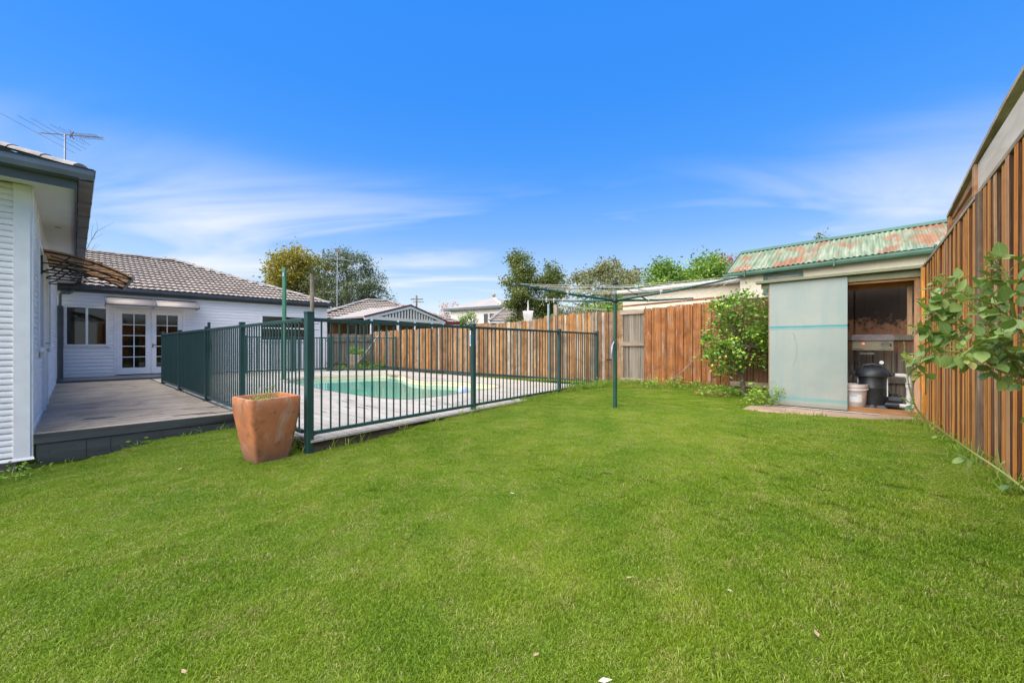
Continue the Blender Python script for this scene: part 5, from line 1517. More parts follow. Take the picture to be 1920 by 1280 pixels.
def bare_tree(label, x, y, h, seed):
    r = random.Random(seed); t = thing('bare_tree', label, 'tree', (x, y, 0)); mb = MB()
    def br(p, d, L, rad, lv):
        e = p + d * L; mb.tube([p, p.lerp(e, .5) + Vector((r.gauss(0, .04), r.gauss(0, .04), 0)) * L, e], [rad, rad * .8, rad * .55], 5, cap=False)
        if lv == 0: return
        for _ in range(3 if lv > 1 else 4):
            nd = (d + Vector((r.gauss(0, .5), r.gauss(0, .5), r.gauss(.15, .25)))).normalized(); br(p + (e - p) * r.uniform(.55, 1), nd, L * r.uniform(.55, .8), rad * .5, lv - 1)
    br(Vector((0, 0, 0)), Vector((0, 0, 1)), h * .42, .10, 4)
    mb.build('branches', M['barkd'], t)
bare_tree('leafless tree twigs showing past the near gutter', X(166, 22), 22, 7.6, 3)
bare_tree('pale leafless tree beside the two storey house roof', X(862, 52), 52, 6.6, 5)

# ------------------------------------------------------------------ lemon tree by the fence
lx, ly = 4.20, 7.22; lz = gz(lx, ly) - .02
le = thing('lemon_tree', 'leafy lemon tree with yellow green fruit against the brown fence', 'tree', (lx, ly, lz))
r = np.random.default_rng(5)
C = []
while len(C) < 46:
    p = r.uniform(-1, 1, 3)
    if np.linalg.norm(p) > 1: continue
    wide = 1.0 if p[2] < .3 else 1.05
    C.append((-.16 + p[0] * .56 * wide + .10 * p[2], p[1] * .36 - .05, 1.12 + p[2] * .70))
for q in ((-.62, -.1, 1.62), (-.68, -.05, 1.05), (-.60, -.05, .78), (.33, -.1, 1.55), (.42, -.1, 1.5), (-.02, -.1, 1.86), (-.25, -.1, 1.72), (.30, 0, .62), (.38, -.05, 1.02), (-.42, -.05, .52), (.2, -.1, 1.75)): C.append(q)
C = np.array(C)
tb = MB(); tb.tube([(0, 0, -.05), (-.01, .01, .25), (-.06, 0, .45), (-.10, 0, .8), (-.14, 0, 1.3)], [.045, .038, .032, .025, .012], 10); tb.build('trunk', M['barkd'], le, smooth=True)
lb = MB()
for q in C[::3]:
    f = min(1, max(.25, q[2] * .5)); s0 = Vector((-.10 * f, 0, .25 + .6 * f)); lb.tube([s0, s0.lerp(Vector(q), .55) + Vector((0, 0, .05)), Vector(q)], [.014, .009, .004], 5, cap=False)
lb.build('limbs', M['barkd'], le, smooth=True)
P = blob(r, 4300, C, np.array([.072, .072, .072])); V, F = leaf_cloud(P, .066, 6, .52, .05)
obj('crown', mesh_np('crown', V, F, LM['lemon']), le)
lem = MB().lathe([(.002, -.034), (.014, -.029), (.024, -.012), (.026, .004), (.020, .022), (.008, .032), (.003, .036)], 10).mesh('lemon', M['lemon'], smooth=True)
for k in range(46):
    q = C[r.integers(0, len(C))] + r.normal(size=3) * np.array([.09, .04, .08]); q[1] -= .16
    o = obj('lemon', lem, le, tuple(q)); o.rotation_euler = (r.uniform(-.5, .5), r.uniform(-.5, .5), 0); s_ = r.uniform(.5, .85); o.scale = (s_, s_, s_)

# leaning stick by the fence, edging of the bed
stp = [at(1262, 713, 8.1), at(1286, 690, 8.0), at(1312, 664, 7.95)]
stk = thing('leaning_stick', 'thin weathered stick leaning against the stained fence boards', 'stick', tuple(stp[0]))
MB().tube([tuple(p - stp[0]) for p in stp], [.014, .012, .010], 7).build('shaft', M['stick'], stk, smooth=True)
ed = thing('bed_edging', 'low timber edging strip between lawn and the fence bed', 'edging', (2.55, 8.38, .13), ang((3.95 - 2.55, 7.12 - 8.38)))
for k in range(3):
    MB().box(0, .60, -.02, .02, -.1, .055 + .005 * k).build('edging_board', M['rail_orange'], ed, (k * .615, random.uniform(-.01, .01), .015 * k), random.uniform(-.03, .03))

# ------------------------------------------------------------------ clothes hoist
HX, HY = 1.64, 6.34; hz0 = gz(HX, HY)
ch = thing('clothes_hoist', 'green rotary clothes hoist standing on the lawn', 'clothes hoist', (HX, HY, hz0))
top = 2.085 - hz0; hub = 1.815 - hz0
MB().tube([(0, 0, -.1), (0, 0, 1.0)], .033, 14).build('lower_mast', M['hoist'], ch, smooth=True)
MB().tube([(0, 0, 1.0), (0, 0, top)], .028, 14).build('upper_mast', M['hoist'], ch, smooth=True)
MB().lathe([(.030, hub - .035), (.052, hub - .025), (.056, hub + .01), (.045, hub + .03), (.030, hub + .035)], 16).build('hub', M['black'], ch, smooth=True)
MB().lathe([(.030, top - .03), (.055, top - .015), (.055, top + .005), (.03, top + .02)], 16).build('top_collar', M['black'], ch, smooth=True)
tips = [Vector((X(975, 5.9) - HX, 5.9 - HY, Z(534, 5.9) - hz0)), Vector((X(1383, 5.28) - HX, 5.28 - HY, Z(520, 5.28) - hz0)), Vector((X(1298, 7.64) - HX, 7.64 - HY, Z(559, 7.64) - hz0)), Vector((X(1008, 7.9) - HX, 7.9 - HY, Z(562, 7.9) - hz0))]
hubp = Vector((0, 0, hub))
for tp in tips:
    m_ = hubp.lerp(tp, .5) - Vector((0, 0, .02))
    MB().tube([hubp, m_, tp], [.021, .017, .013], 8).build('arm', M['hoist'], ch, smooth=True)
    MB().tube([Vector((0, 0, top)) , hubp.lerp(tp, .36)], .011, 6).build('strut', M['hoist'], ch, smooth=True)
    MB().tube([tp, tp + (tp - hubp).normalized() * .02], .016, 8).build('arm_cap', M['black'], ch)
for k in range(7):
    f = .42 + .575 * k / 6
    for i in range(4):
        a, b = hubp.lerp(tips[i], f) + Vector((0, 0, .012)), hubp.lerp(tips[(i + 1) % 4], f) + Vector((0, 0, .012))
        if (k, i) in ((2, 3), (4, 1)): continue
        md = a.lerp(b, .5) - Vector((0, 0, .02 + .012 * k * random.uniform(.2, 1.1)))
        MB().tube([a, a.lerp(md, .5) - Vector((0, 0, .006)), md, md.lerp(b, .5) - Vector((0, 0, .006)), b], .0030, 5).build('line', M['rope'], ch, smooth=True)
for k in range(9):       # loose loops and knots of cord
    i = random.choice((0, 3, 3, 0, 1, 2)); f = random.uniform(.45, .97); p = hubp.lerp(tips[i], f)
    L = random.uniform(.07, .20); MB().tube([p, p + Vector((.02, 0, -L * .5)), p + Vector((random.uniform(-.04, .04), .01, -L))], .0035, 5).build('cord_end', M['rope'], ch)
for i, f in ((3, .75), (3, .86), (3, .62), (1, .42), (2, .38), (0, .52)):
    p = hubp.lerp(tips[i], f); MB().box(-.014, .014, -.014, .014, -.045, .035).build('line_clip', M['rope'], ch, tuple(p))
cr_ = MB(); cr_.box(-.018, .018, -.05, -.03, .93, 1.09); cr_.build('gear_box', M['hoist'], ch, bevel=.006)
cr_ = MB(); cr_.tube([(-.03, -.05, 1.05), (-.06, -.065, .99), (-.075, -.07, .86), (-.075, -.07, .78)], [.014, .019, .02, .014], 8); cr_.build('crank_arm', M['steel'], ch, smooth=True)
MB().tube([(-.07, -.07, .775), (-.15, -.07, .77)], .013, 8).build('crank_handle', M['black'], ch, smooth=True)
# peg bag
pbp = at(990, 563, 7.85)
pg = thing('peg_bag', 'white cloth peg bag hanging from the hoist arm', 'peg bag', tuple(pbp))
MB().tube([(0, 0, 0), (.004, 0, -.11), (0, 0, -.23)], [.006, .014, .018], 8).build('hanger', M['cloth'], pg, smooth=True)
b = MB(); vs = []
for (w, d_, z) in ((.105, .035, -.225), (.10, .06, -.24), (.088, .07, -.32), (.075, .06, -.415), (.07, .05, -.42)):
    vs += [(-w, -d_, z + .01), (0, -d_ * 1.15, z - .006), (w, -d_, z + .018), (w, d_, z + .02), (0, d_ * 1.1, z), (-w, d_, z + .012)]
b.add(vs, [(i * 6 + k, i * 6 + (k + 1) % 6, (i + 1) * 6 + (k + 1) % 6, (i + 1) * 6 + k) for i in range(4) for k in range(6)] + [tuple(range(24, 30)), tuple(range(5, -1, -1))])
o = b.build('bag', M['cloth'], pg, smooth=True)

# ------------------------------------------------------------------ poles on the pool deck
gp_ = at(533, 712, (CAM_H - DECK) * FPX / (711 - 646)); gp_.z = DECK
gpo = thing('shade_post', 'tall green square post at the left end of the pool', 'post', tuple(gp_))
MB().box(-.042, .042, -.042, .042, 0, 3.12).build('shaft', M['polegreen'], gpo, bevel=.006)
MB().box(-.09, .09, -.09, .09, 0, .012).build('foot_plate', M['polegreen'], gpo)
MB().box(-.02, .02, -.055, -.042, 2.9, 3.0).build('eye_plate', M['steel'], gpo)
tp_ = at(586, 733, 8.35); tp_.z = DECK
tpo = thing('timber_pole', 'weathered round timber pole beside the stout fence corner post', 'pole', tuple(tp_))
MB().tube([(0, 0, 0), (.003, 0, .22), (.004, 0, .30), (.0, 0, 1.2), (-.008, 0, 1.9), (-.012, 0, 2.46)], [.006, .022, .034, .040, .043, .040], 10).build('shaft', M['stick'], tpo, smooth=True)
for z in (1.28, 1.41): MB().tube([(-.05, 0, z), (.06, 0, z + .005), (.14, 0, z + .012)], .005, 5).build('wire_tie', M['black'], tpo)
for z in (.62, .95): MB().tube([(0, 0, z), (0, 0, z + .02)], .044, 10).build('band', M['barkd'], tpo)
# galvanised pole leaning in the far corner, planter and garden growth behind the far fence
q0, q1 = at(665, 690, 15.9), at(717, 619, 15.9)
sp_ = thing('pool_pole', 'galvanised pole leaning diagonally against the far corner fence', 'pole', tuple(q0))
MB().tube([(0, 0, 0), tuple(q1 - q0)], .028, 8).build('shaft', M['steel'], sp_, smooth=True)
MB().tube([tuple((q1 - q0) * .97), tuple(q1 - q0)], .034, 8).build('end_cap', M['black'], sp_)
pl_ = thing('planter', 'pale square planter box in the far corner behind the pool', 'planter', (X(668, 16.2), 16.2, .08))
b = MB(); b.add([(-.27, -.27, 0), (.27, -.27, 0), (.27, .27, 0), (-.27, .27, 0), (-.29, -.29, .62), (.29, -.29, .62), (.29, .29, .62), (-.29, .29, .62)], [(3, 2, 1, 0), (0, 1, 5, 4), (1, 2, 6, 5), (2, 3, 7, 6), (3, 0, 4, 7), (4, 5, 6, 7)])
b.build('box', M['rail_x'], pl_, bevel=.01)
P = blob(np.random.default_rng(2), 500, np.array([(-.15, 0, .72), (.12, 0, .78), (.2, .05, .7), (-.05, 0, .84)]), np.array([.09, .09, .07])); V, F = leaf_cloud(P, .10, 3, .3); obj('plant', mesh_np('plant', V, F, LM['weed']), pl_)
def weed_bush(label, x, y, z, w, h, n, seed, leaf=.06, mat='weed', dy=.2):
    rr_ = np.random.default_rng(seed); t = thing('weed_plant', label, 'plant', (x, y, z))
    C_ = np.stack([rr_.uniform(-w, w, 14), rr_.uniform(-dy, dy, 14), rr_.uniform(.15, 1, 14) * h], 1)
    C_[:, 2] *= 1 - .5 * np.abs(C_[:, 0]) / w
    P_ = blob(rr_, n, C_, np.array([.06, .05, .05])); P_[:, 2] = np.maximum(P_[:, 2], 0); V_, F_ = leaf_cloud(P_, leaf, seed + 1, .5)
    obj('foliage', mesh_np('foliage', V_, F_, LM[mat]), t)
    st_ = MB()
    for q in C_: st_.tube([(q[0] * .6, q[1] * .6, -.03), tuple(q)], .005, 4)
    st_.build('stems', M['cane'], t)
weed_bush('low green groundcover at the foot of the leaning galvanised pole', X(690, 16.0), 16.0, .08, .75, .42, 1500, 30, .07)
weed_bush('patch of green weeds beside the far corner planter', X(643, 16.0), 16.0, .08, .25, .2, 300, 31, .06)
weed_bush('leafy weeds growing against the shed slab corner', 4.0, 6.45, gz(4.0, 6.45), .22, .38, 420, 32, .05)
weed_bush('low weeds under the lemon tree trunk', 3.85, 7.25, gz(3.85, 7.25), .45, .18, 500, 33, .045)
weed_bush('weeds sprouting at the fence foot by the leaning stick', 3.3, 8.2, gz(3.3, 8.2), .5, .22, 420, 34, .05)
weed_bush('green seedlings at the far end of the front pool fence', 1.62, 8.75, gz(1.62, 8.75), .35, .17, 320, 35, .045)
weed_bush('small weed rosette under the side deck fascia', X(262, 5.05), 5.05, gz(X(262, 5.05), 5.05), .07, .10, 70, 36, .05)
weed_bush('low weeds at the brick plinth under the white siding', X(12, 4.0), 4.0, gz(X(12, 4.0), 4.0), .22, .10, 220, 37, .045)
# thin weed in the pot
pw = thing('pot_weed', 'thin flowering weed growing in the terracotta pot', 'plant', (PC[0], PC[1], gzp + PH - .05))
r = random.Random(4); sm = MB(); LP = []
for k in range(13):
    x = r.uniform(-.13, .10); y = r.uniform(-.13, .13); h = r.uniform(.05, .19)
    tipv = Vector((x + r.gauss(0, .04), y + r.gauss(0, .04), h)); sm.tube([(x, y, 0), (x + .01, y, h * .5), tipv], .0018, 4)
    for _ in range(9): f = r.uniform(.1, 1); LP.append((x + (tipv.x - x) * f, y + (tipv.y - y) * f, h * f))
for _ in range(260): LP.append((r.uniform(-.16, .05), r.uniform(-.15, .15), r.uniform(.0, .035)))
sm.build('stems', M['cane'], pw); V, F = leaf_cloud(np.array(LP), .018, 9, .5); obj('leaves', mesh_np('leaves', V, F, LM['weed']), pw)

# ------------------------------------------------------------------ long grass along the edges
def tufts(pts, nb, h0, h1, seed, w=.004, spread=.03):
    rr_ = np.random.default_rng(seed); V = []; F = []
    for (x, y, z, k) in pts:
        for _ in range(rr_.integers(nb[0], nb[1] + 1)):
            a = rr_.uniform(0, 2 * np.pi); b_ = rr_.uniform(0, 2 * np.pi); h = rr_.uniform(h0, h1) * k; ln = h * rr_.uniform(.2, 1.1)
            px, py = x + rr_.normal() * spread, y + rr_.normal() * spread; o = len(V)
            ca, sa = math.cos(a) * w, math.sin(a) * w
            for f, ww in ((0, 1), (.4, .85), (.75, .6)):
                bx, by = px + math.cos(b_) * ln * f ** 2, py + math.sin(b_) * ln * f ** 2; bz = z - .01 + h * (f - .25 * f * f * (ln / h))
                V += [(bx - ca * ww, by - sa * ww, bz), (bx + ca * ww, by + sa * ww, bz)]
            V.append((px + math.cos(b_) * ln, py + math.sin(b_) * ln, z + h * (1 - .35 * ln / h)))
            F += [(o, o + 1, o + 3, o + 2), (o + 2, o + 3, o + 5, o + 4), (o + 4, o + 5, o + 6)]
    return V, F
r = random.Random(12)
def edge_tufts(name, label, a, b, n, nb, h0, h1, off, seed, w=.004):
    pts = []
    for k in range(n):
        f = r.random(); x = a[0] + (b[0] - a[0]) * f + r.gauss(0, off); y = a[1] + (b[1] - a[1]) * f + r.gauss(0, off)
        pts.append((x, y, gz(x, y), r.uniform(.4, 1.2) if r.random() < .8 else 1.5))
    V, F = tufts(pts, nb, h0, h1, seed, w)
    me = bpy.data.meshes.new(name); me.from_pydata(V, [], F); me.materials.append(M['weed'])
    tag(obj(name, me), label, 'grass', kind='stuff')
fo = (FU[1], -FU[0])
edge_tufts('edge_grass', 'long grass blades along the foot of the front pool deck edge', add2(F0, FU, .1, fo, .10), add2(FE, FU, -.6, fo, .10), 70, (3, 9), .05, .15, .03, 51)
edge_tufts('edge_grass', 'rank grass where the front pool fence meets the back fence', add2(FE, FU, -1.6, fo, .05), add2(B0, BD, .5, (-.667, -.745), .2), 150, (8, 16), .05, .14, .12, 52)
edge_tufts('edge_grass', 'long grass in the bed below the stained fence boards', add2(B0, BD, .3, (-.667, -.745), .22), add2(B0, BD, 3.3, (-.667, -.745), .25), 230, (8, 18), .05, .15, .12, 53)
edge_tufts('edge_grass', 'tufts of grass under the side deck fascia', add2(A0, WU, .25, AV, -.12), add2(K0, AV, -.1), 26, (2, 6), .04, .11, .02, 54)
edge_tufts('edge_grass', 'grass tufts between the terracotta pot and the corner post', add2(F0, FV, .05, fo, .02), add2(F0, FV, .5), 22, (6, 10), .08, .17, .03, 55)
edge_tufts('edge_grass', 'pale grass growing up the foot of the right side fence', add2(rpos(.2), (-RD[1], RD[0]), -.16), add2(rpos(4.6), (-RD[1], RD[0]), -.14), 60, (4, 9), .05, .16, .03, 56)
edge_tufts('edge_grass', 'dry grass fringe along the front of the shed slab', slab_poly[0], slab_poly[1], 60, (3, 8), .03, .08, .03, 57)

# fallen leaves lying on the lawn
lf = MB(); lf.add([(-.5, 0, 0), (-.1, -.22, .06), (.5, 0, .1), (-.1, .22, .08)], [(0, 1, 2), (0, 2, 3)])
M['dryleaf'] = simple('dry_leaf', (.42, .30, .19, 1), (.30, .17, .09, 1), 6, rough=.8)
M['paleleaf'] = simple('pale_leaf', (.62, .55, .44, 1), (.5, .42, .32, 1), 6, rough=.8)
for k, (x, y, s_, m_, desc) in enumerate(((1135, 1277, .045, 'paleleaf', 'pale fallen leaf at the bottom edge of the lawn'), (1531, 1188, .035, 'dryleaf', 'brown fallen leaf low on the right of the lawn'), (344, 1259, .03, 'dryleaf', 'dry fallen leaf at the bottom left of the lawn'), (1005, 1228, .03, 'dryleaf', 'dry fallen leaf near the bottom centre of the lawn'), (1369, 1108, .035, 'paleleaf', 'pale fallen leaf in the right middle of the lawn'), (1180, 1083, .03, 'dryleaf', 'small dry leaf in the centre of the lawn'), (338, 879, .05, 'dryleaf', 'dry leaf on the lawn left of the terracotta pot'), (960, 925, .04, 'paleleaf', 'tiny pale leaf on the lawn in front of the hoist'))):
    d = 1.07 * FPX / (y - 646)
    for _ in range(6):
        d = (CAM_H - gz(X(x, d), d) - .012) * FPX / (y - 646)
    o = lf.build('fallen_leaf', M[m_], None, (X(x, d), d, gz(X(x, d), d) + .014), k * 1.3); o.scale = (s_, s_, s_)
    tag(o, desc, 'leaf', 'fallen leaves on the lawn')

# ------------------------------------------------------------------ rose cane at the right
rose_root = Vector((2.80, 2.16, gz(2.8, 2.16)))
ro = thing('rose_bush', 'thorny rose canes with big green leaves reaching in from the right', 'plant', tuple(rose_root))
canes = [
    [(1935, 930, 2.15), (1960, 800, 2.0), (1945, 690, 1.85), (1905, 610, 1.75), (1850, 566, 1.7), (1790, 560, 1.72), (1738, 572, 1.75)],
    [(1945, 690, 1.85), (1890, 660, 1.75), (1830, 620, 1.7), (1775, 606, 1.72), (1735, 618, 1.75)],
    [(1950, 720, 1.88), (1880, 690, 1.72), (1815, 665, 1.66), (1760, 660, 1.70), (1715, 690, 1.74)],
    [(1905, 610, 1.75), (1895, 560, 1.72), (1886, 515, 1.72), (1868, 495, 1.74)],
    [(1945, 690, 1.85), (1870, 625, 1.8), (1815, 560, 1.85), (1770, 525, 1.9)],
    [(1960, 760, 1.95), (1900, 672, 1.70), (1850, 640, 1.6), (1805, 665, 1.58)],
    [(1925, 920, 2.18), (1880, 885, 2.3), (1820, 845, 2.45), (1760, 803, 2.55), (1725, 775, 2.6), (1707, 735, 2.6), (1700, 690, 2.6), (1695, 640, 2.6)]]
leafm = MB(); prof = [(0, 0), (.14, .22), (.34, .33), (.58, .31), (.80, .18), (1, 0)]
vs = []
for (u, w) in prof: vs += [(u, -w, .10 * w + .05 * math.sin(u * 3)), (u, 0, -.02 + .05 * math.sin(u * 3)), (u, w, .10 * w + .05 * math.sin(u * 3))]
leafm.add(vs, [(3 * i + k, 3 * i + k + 1, 3 * i + k + 4, 3 * i + k + 3) for i in range(5) for k in range(2)])
def rose_mat(name, a, b):
    t = NT(name); o_ = t.coord('Object'); rn = t.rnd(); col = t.mix(rn, a, b)
    sx = t.n('ShaderNodeSeparateXYZ'); t.l(o_, sx.inputs[0])
    vein = t.math('MULTIPLY', t.math('SUBTRACT', .014, t.math('ABSOLUTE', sx.outputs[1])), 80.0, clamp=True)
    col = t.mix(vein, col, (.30, .38, .12, 1))
    wv_ = t.n('ShaderNodeTexWave'); wv_.wave_type = 'BANDS'; wv_.bands_direction = 'DIAGONAL'; wv_.inputs['Scale'].default_value = 4.0; wv_.inputs['Distortion'].default_value = 1.0
    t.l(o_, wv_.inputs['Vector'])
    b_ = t.bsdf(col, .38, 0, .45, wv_.outputs['Fac'], .15, .02)
    tr_ = t.n('ShaderNodeBsdfTranslucent'); t.l(t.mix(1.0, col, (.9, 1, .4, 1), 'MULTIPLY'), tr_.inputs[0])
    ms = t.n('ShaderNodeMixShader'); ms.inputs[0].default_value = .3; t.l(b_.outputs[0], ms.inputs[1]); t.l(tr_.outputs[0], ms.inputs[2]); t.l(ms.outputs[0], t.out.inputs['Surface']); return t.m
M['roseleaf'] = rose_mat('rose_leaf', (.11, .20, .055, 1), (.29, .40, .12, 1)); M['roseyoung'] = rose_mat('rose_young_leaf', (.20, .30, .05, 1), (.30, .27, .08, 1))
rl1 = leafm.mesh('leaf', M['roseleaf'], smooth=True); rl2 = leafm.mesh('leaf', M['roseyoung'], smooth=True)
r = random.Random(8)
def put_leaf(me, p, d, size, roll):
    x = d.normalized(); y = Vector((0, 0, 1)).cross(x)
    y = y.normalized() if y.length > 1e-3 else Vector((0, 1, 0)); z = x.cross(y)
    M4 = Matrix((x, y, z)).transposed().to_4x4() @ Matrix.Rotation(roll, 4, 'X')
    o = obj('leaf', me, ro); o.matrix_basis = Matrix.Translation(p - rose_root) @ M4 @ Matrix.Diagonal((size, size, size, 1)); return o
for ci, cane_ in enumerate(canes):
    pts = [at(*p) for p in cane_]
    fine = []
    for i in range(len(pts) - 1):
        p0_, p1_, p2_, p3_ = pts[max(i - 1, 0)], pts[i], pts[i + 1], pts[min(i + 2, len(pts) - 1)]
        for k in range(6):
            t_ = k / 6; fine.append(.5 * ((2 * p1_) + (p2_ - p0_) * t_ + (2 * p0_ - 5 * p1_ + 4 * p2_ - p3_) * t_ ** 2 + (3 * p1_ - p0_ - 3 * p2_ + p3_) * t_ ** 3))
    fine.append(pts[-1])
    MB().tube([tuple(p - rose_root) for p in fine], [.0075 - .005 * i / len(fine) for i in range(len(fine))], 7).build('cane', M['cane'], ro, smooth=True)
    th = MB()
    for i in range(2, len(fine) - 1):
        d = Vector((r.gauss(0, 1), r.gauss(0, 1), r.gauss(0, 1))).normalized() * .014; p = fine[i] - rose_root; th.tube([tuple(p), tuple(p + d)], [.003, .0003], 4)
    th.build('thorns', M['rail_orange'], ro)
    lo = 7 if ci == 0 else (2 if ci < 6 else 4)
    stepn = 1 if ci < 6 else 3
    for i in range(lo, len(fine), stepn):
        last = i > len(fine) - 4
        side = -1 if (i // stepn) % 2 else 1
        tang = (fine[min(i + 1, len(fine) - 1)] - fine[i - 1]).normalized()
        out = (tang * .6 + Vector((r.gauss(0, .35), r.gauss(-.15, .35), side * .55 + r.gauss(.05, .3)))).normalized()
        young = last or (ci == 6 and r.random() < .75)
        pl_len = r.uniform(.05, .085) * (.6 if young else 1)
        petal = fine[i] + out * pl_len
        MB().tube([tuple(fine[i] - rose_root), tuple(petal - rose_root)], .0015, 4).build('leaf_stalk', M['cane'], ro)
        nl = 3 if r.random() < .6 else 5
        if ci == 6: nl = 1 if young else 3
        sz = r.uniform(.042, .066) * (.55 if young else 1)
        me = rl2 if young else rl1
        s_ = out.cross(Vector((r.gauss(0, .3), -1, r.gauss(0, .3)))).normalized()
        put_leaf(me, petal, out + Vector((0, 0, -.25)), sz * 1.1, r.gauss(0, .6))
        for q in range((nl - 1) // 2):
            bp = fine[i].lerp(petal, .85 - .4 * q)
            for sg_ in (1, -1): put_leaf(me, bp, (s_ * sg_ + out * .45 + Vector((0, 0, r.gauss(-.2, .15)))), sz * r.uniform(.8, 1), r.gauss(0, .5))

# ------------------------------------------------------------------ houses beyond
hc = thing('neighbour_house', 'brown brick neighbour house with tiled hip roof and red trimmed slatted gable', 'house', (0, 0, 0))
E1 = Vector((-9.3, 18.3, 2.33)); E2 = Vector((-2.9, 22.2, 2.33)); ea = (E2 - E1).normalized(); en = Vector((-ea.y, ea.x, 0)); TP = math.tan(R(22)); LC = (E2 - E1).length
k2 = 1 / math.cos(R(22))
upc = (en + Vector((0, 0, TP))).normalized()
tile_roof(hc, E1, ea, upc, lambda x, y: y / k2 < min(x, LC - x, 3.15) + .1, 26, 11, 0)
upl = (ea + Vector((0, 0, TP))).normalized()
tile_roof(hc, E1 + en * 6.3, -en, upl, lambda x, y: y / k2 < min(x, 6.3 - x) + .1, 21, 11, 0)
apL = E1 + ea * 3.15 + en * 3.15 + Vector((0, 0, 3.15 * TP)); apR = E2 - ea * 3.15 + en * 3.15 + Vector((0, 0, 3.15 * TP))
up5 = Vector((0, 0, .05))
hip_caps(hc, E1 + up5, apL + up5, 12, .12); hip_caps(hc, E2 + up5, apR + up5, 12, .12); hip_caps(hc, apL + up5, apR + up5, 4, .12)
wl = MB(); i0 = E1 + ea * .5 + en * .5; i1 = E2 - ea * .5 + en * .5
def wallq(a, b, z0, z1, nm, mat, th_=.1):
    mb = MB(); d = (b - a).normalized(); nrm = Vector((-d.y, d.x, 0)) * th_
    a = Vector((a.x, a.y, 0)); b = Vector((b.x, b.y, 0))
    vs = [a + Vector((0, 0, z0)), b + Vector((0, 0, z0)), b + nrm + Vector((0, 0, z0)), a + nrm + Vector((0, 0, z0)), a + Vector((0, 0, z1)), b + Vector((0, 0, z1)), b + nrm + Vector((0, 0, z1)), a + nrm + Vector((0, 0, z1))]
    mb.add(vs, [(3, 2, 1, 0), (4, 5, 6, 7), (0, 1, 5, 4), (1, 2, 6, 5), (2, 3, 7, 6), (3, 0, 4, 7)]); return mb.build(nm, M[mat], hc)
wallq(i0, i1, 0, 2.33, 'wall', 'brick'); wallq(i0 + en * 5, i0, 0, 2.33, 'wall', 'brick')
wallq(E1 - en * .02, E2 - en * .02, 2.20, 2.36, 'fascia', 'redtrim', .06); wallq(E1 + en * 6, E1, 2.20, 2.36, 'fascia', 'redtrim', .06)
sfq = MB(); sfq.add([E1 + Vector((0, 0, -.12)), E2 + Vector((0, 0, -.12)), i1 + Vector((0, 0, -.12)), i0 + Vector((0, 0, -.12))], [(0, 1, 2, 3)]); sfq.build('soffit', M['soffit'], hc)
for f0, f1 in ((.16, .22), (.235, .29), (.30, .36)):
    a = i0 + ea * LC * f0 - en * .03; b = i0 + ea * LC * f1 - en * .03
    w_ = wallq(a, b, .9, 2.12, 'window', 'trim', .05)
    pn_ = wallq(a + ea * .05 - en * .02, b - ea * .05 - en * .02, .95, 2.07, 'pane', 'darkpane', .01); pn_.parent = w_
# gable porch
G1 = Vector((-6.25, 17.5, 2.33)); G3 = Vector((-3.69, 21.7, 2.33)); gd = (G3 - G1).normalized(); gn = Vector((-gd.y, gd.x, 0)); GA = (G1 + G3) / 2 + Vector((0, 0, .70)); LGb = (G3 - G1).length
rf_ = MB(); rf_.add([G1 - gd * .25 + Vector((0, 0, -.02)), GA, GA + gn * 3.5, G1 - gd * .25 + gn * 3.5 + Vector((0, 0, -.02)), G3 + gd * .25 + Vector((0, 0, -.02)), G3 + gd * .25 + gn * 3.5 + Vector((0, 0, -.02))], [(0, 1, 2, 3), (1, 4, 5, 2)])
o = rf_.build('porch_roof', M['greyroof'], hc); m = o.modifiers.new('t', 'SOLIDIFY'); m.thickness = .04
for a, b in ((G1 - gd * .3, GA), (GA, G3 + gd * .3)):
    mb = MB(); mb.bar(a - gn * .03 + Vector((0, 0, .0)), b - gn * .03 + Vector((0, 0, .03)), .05, .07); mb.build('barge_board', M['redtrim'], hc)
    mb = MB(); mb.bar(a - gn * .01 + Vector((0, 0, -.10)), b - gn * .01 + Vector((0, 0, -.08)), .05, .12); mb.build('barge_board', M['trim'], hc)
mb = MB(); mb.bar(G1 + Vector((0, 0, -.03)), G3 + Vector((0, 0, -.03)), .06, .15); mb.build('tie_beam', M['palewall'], hc)
ns = 26
for k in range(1, ns):
    f = k / ns; zt = 2.33 + .70 * (1 - abs(2 * f - 1)) - .14
    if zt < 2.45: continue
    p = G1 + gd * LGb * f; mb = MB(); mb.bar(Vector((p.x, p.y, 2.38)), Vector((p.x, p.y, zt)), .10, .02, up=tuple(gn)); mb.build('gable_slat', M['palewall'], hc)
gbk = MB(); gbk.add([G1 + gn * .35 + Vector((0, 0, .02)), G3 + gn * .35 + Vector((0, 0, .02)), GA + gn * .35 + Vector((0, 0, -.05))], [(0, 1, 2)]); gbk.build('gable_back', M['stick'], hc)
for f in (.02, .33, .55, .80, .98):
    p = G1 + gd * LGb * f; MB().box(p.x - .05, p.x + .05, p.y - .05, p.y + .05, 0, 2.26).build('porch_post', M['trim'], hc)
wallq(G1 + gn * 2.6, G3 + gn * 2.6, 0, 2.3, 'porch_back', 'brick', .1)
# flat awning left of the gable
mb = MB(); mb.bar(G1 - gd * .2 + Vector((0, 0, -.02)), Vector((X(648, 18.2), 18.2, Z(597, 18.2))), .06, .08); mb.build('awning_edge', M['redtrim'], hc)
aw2 = MB(); aw2.add([G1 - gd * .2, Vector((X(648, 18.2), 18.2, Z(596, 18.2))), Vector((X(700, 20.5), 20.5, 2.55)), GA + gn * 1.5], [(0, 1, 2, 3)]); aw2.build('awning_sheet', M['greyroof'], hc)
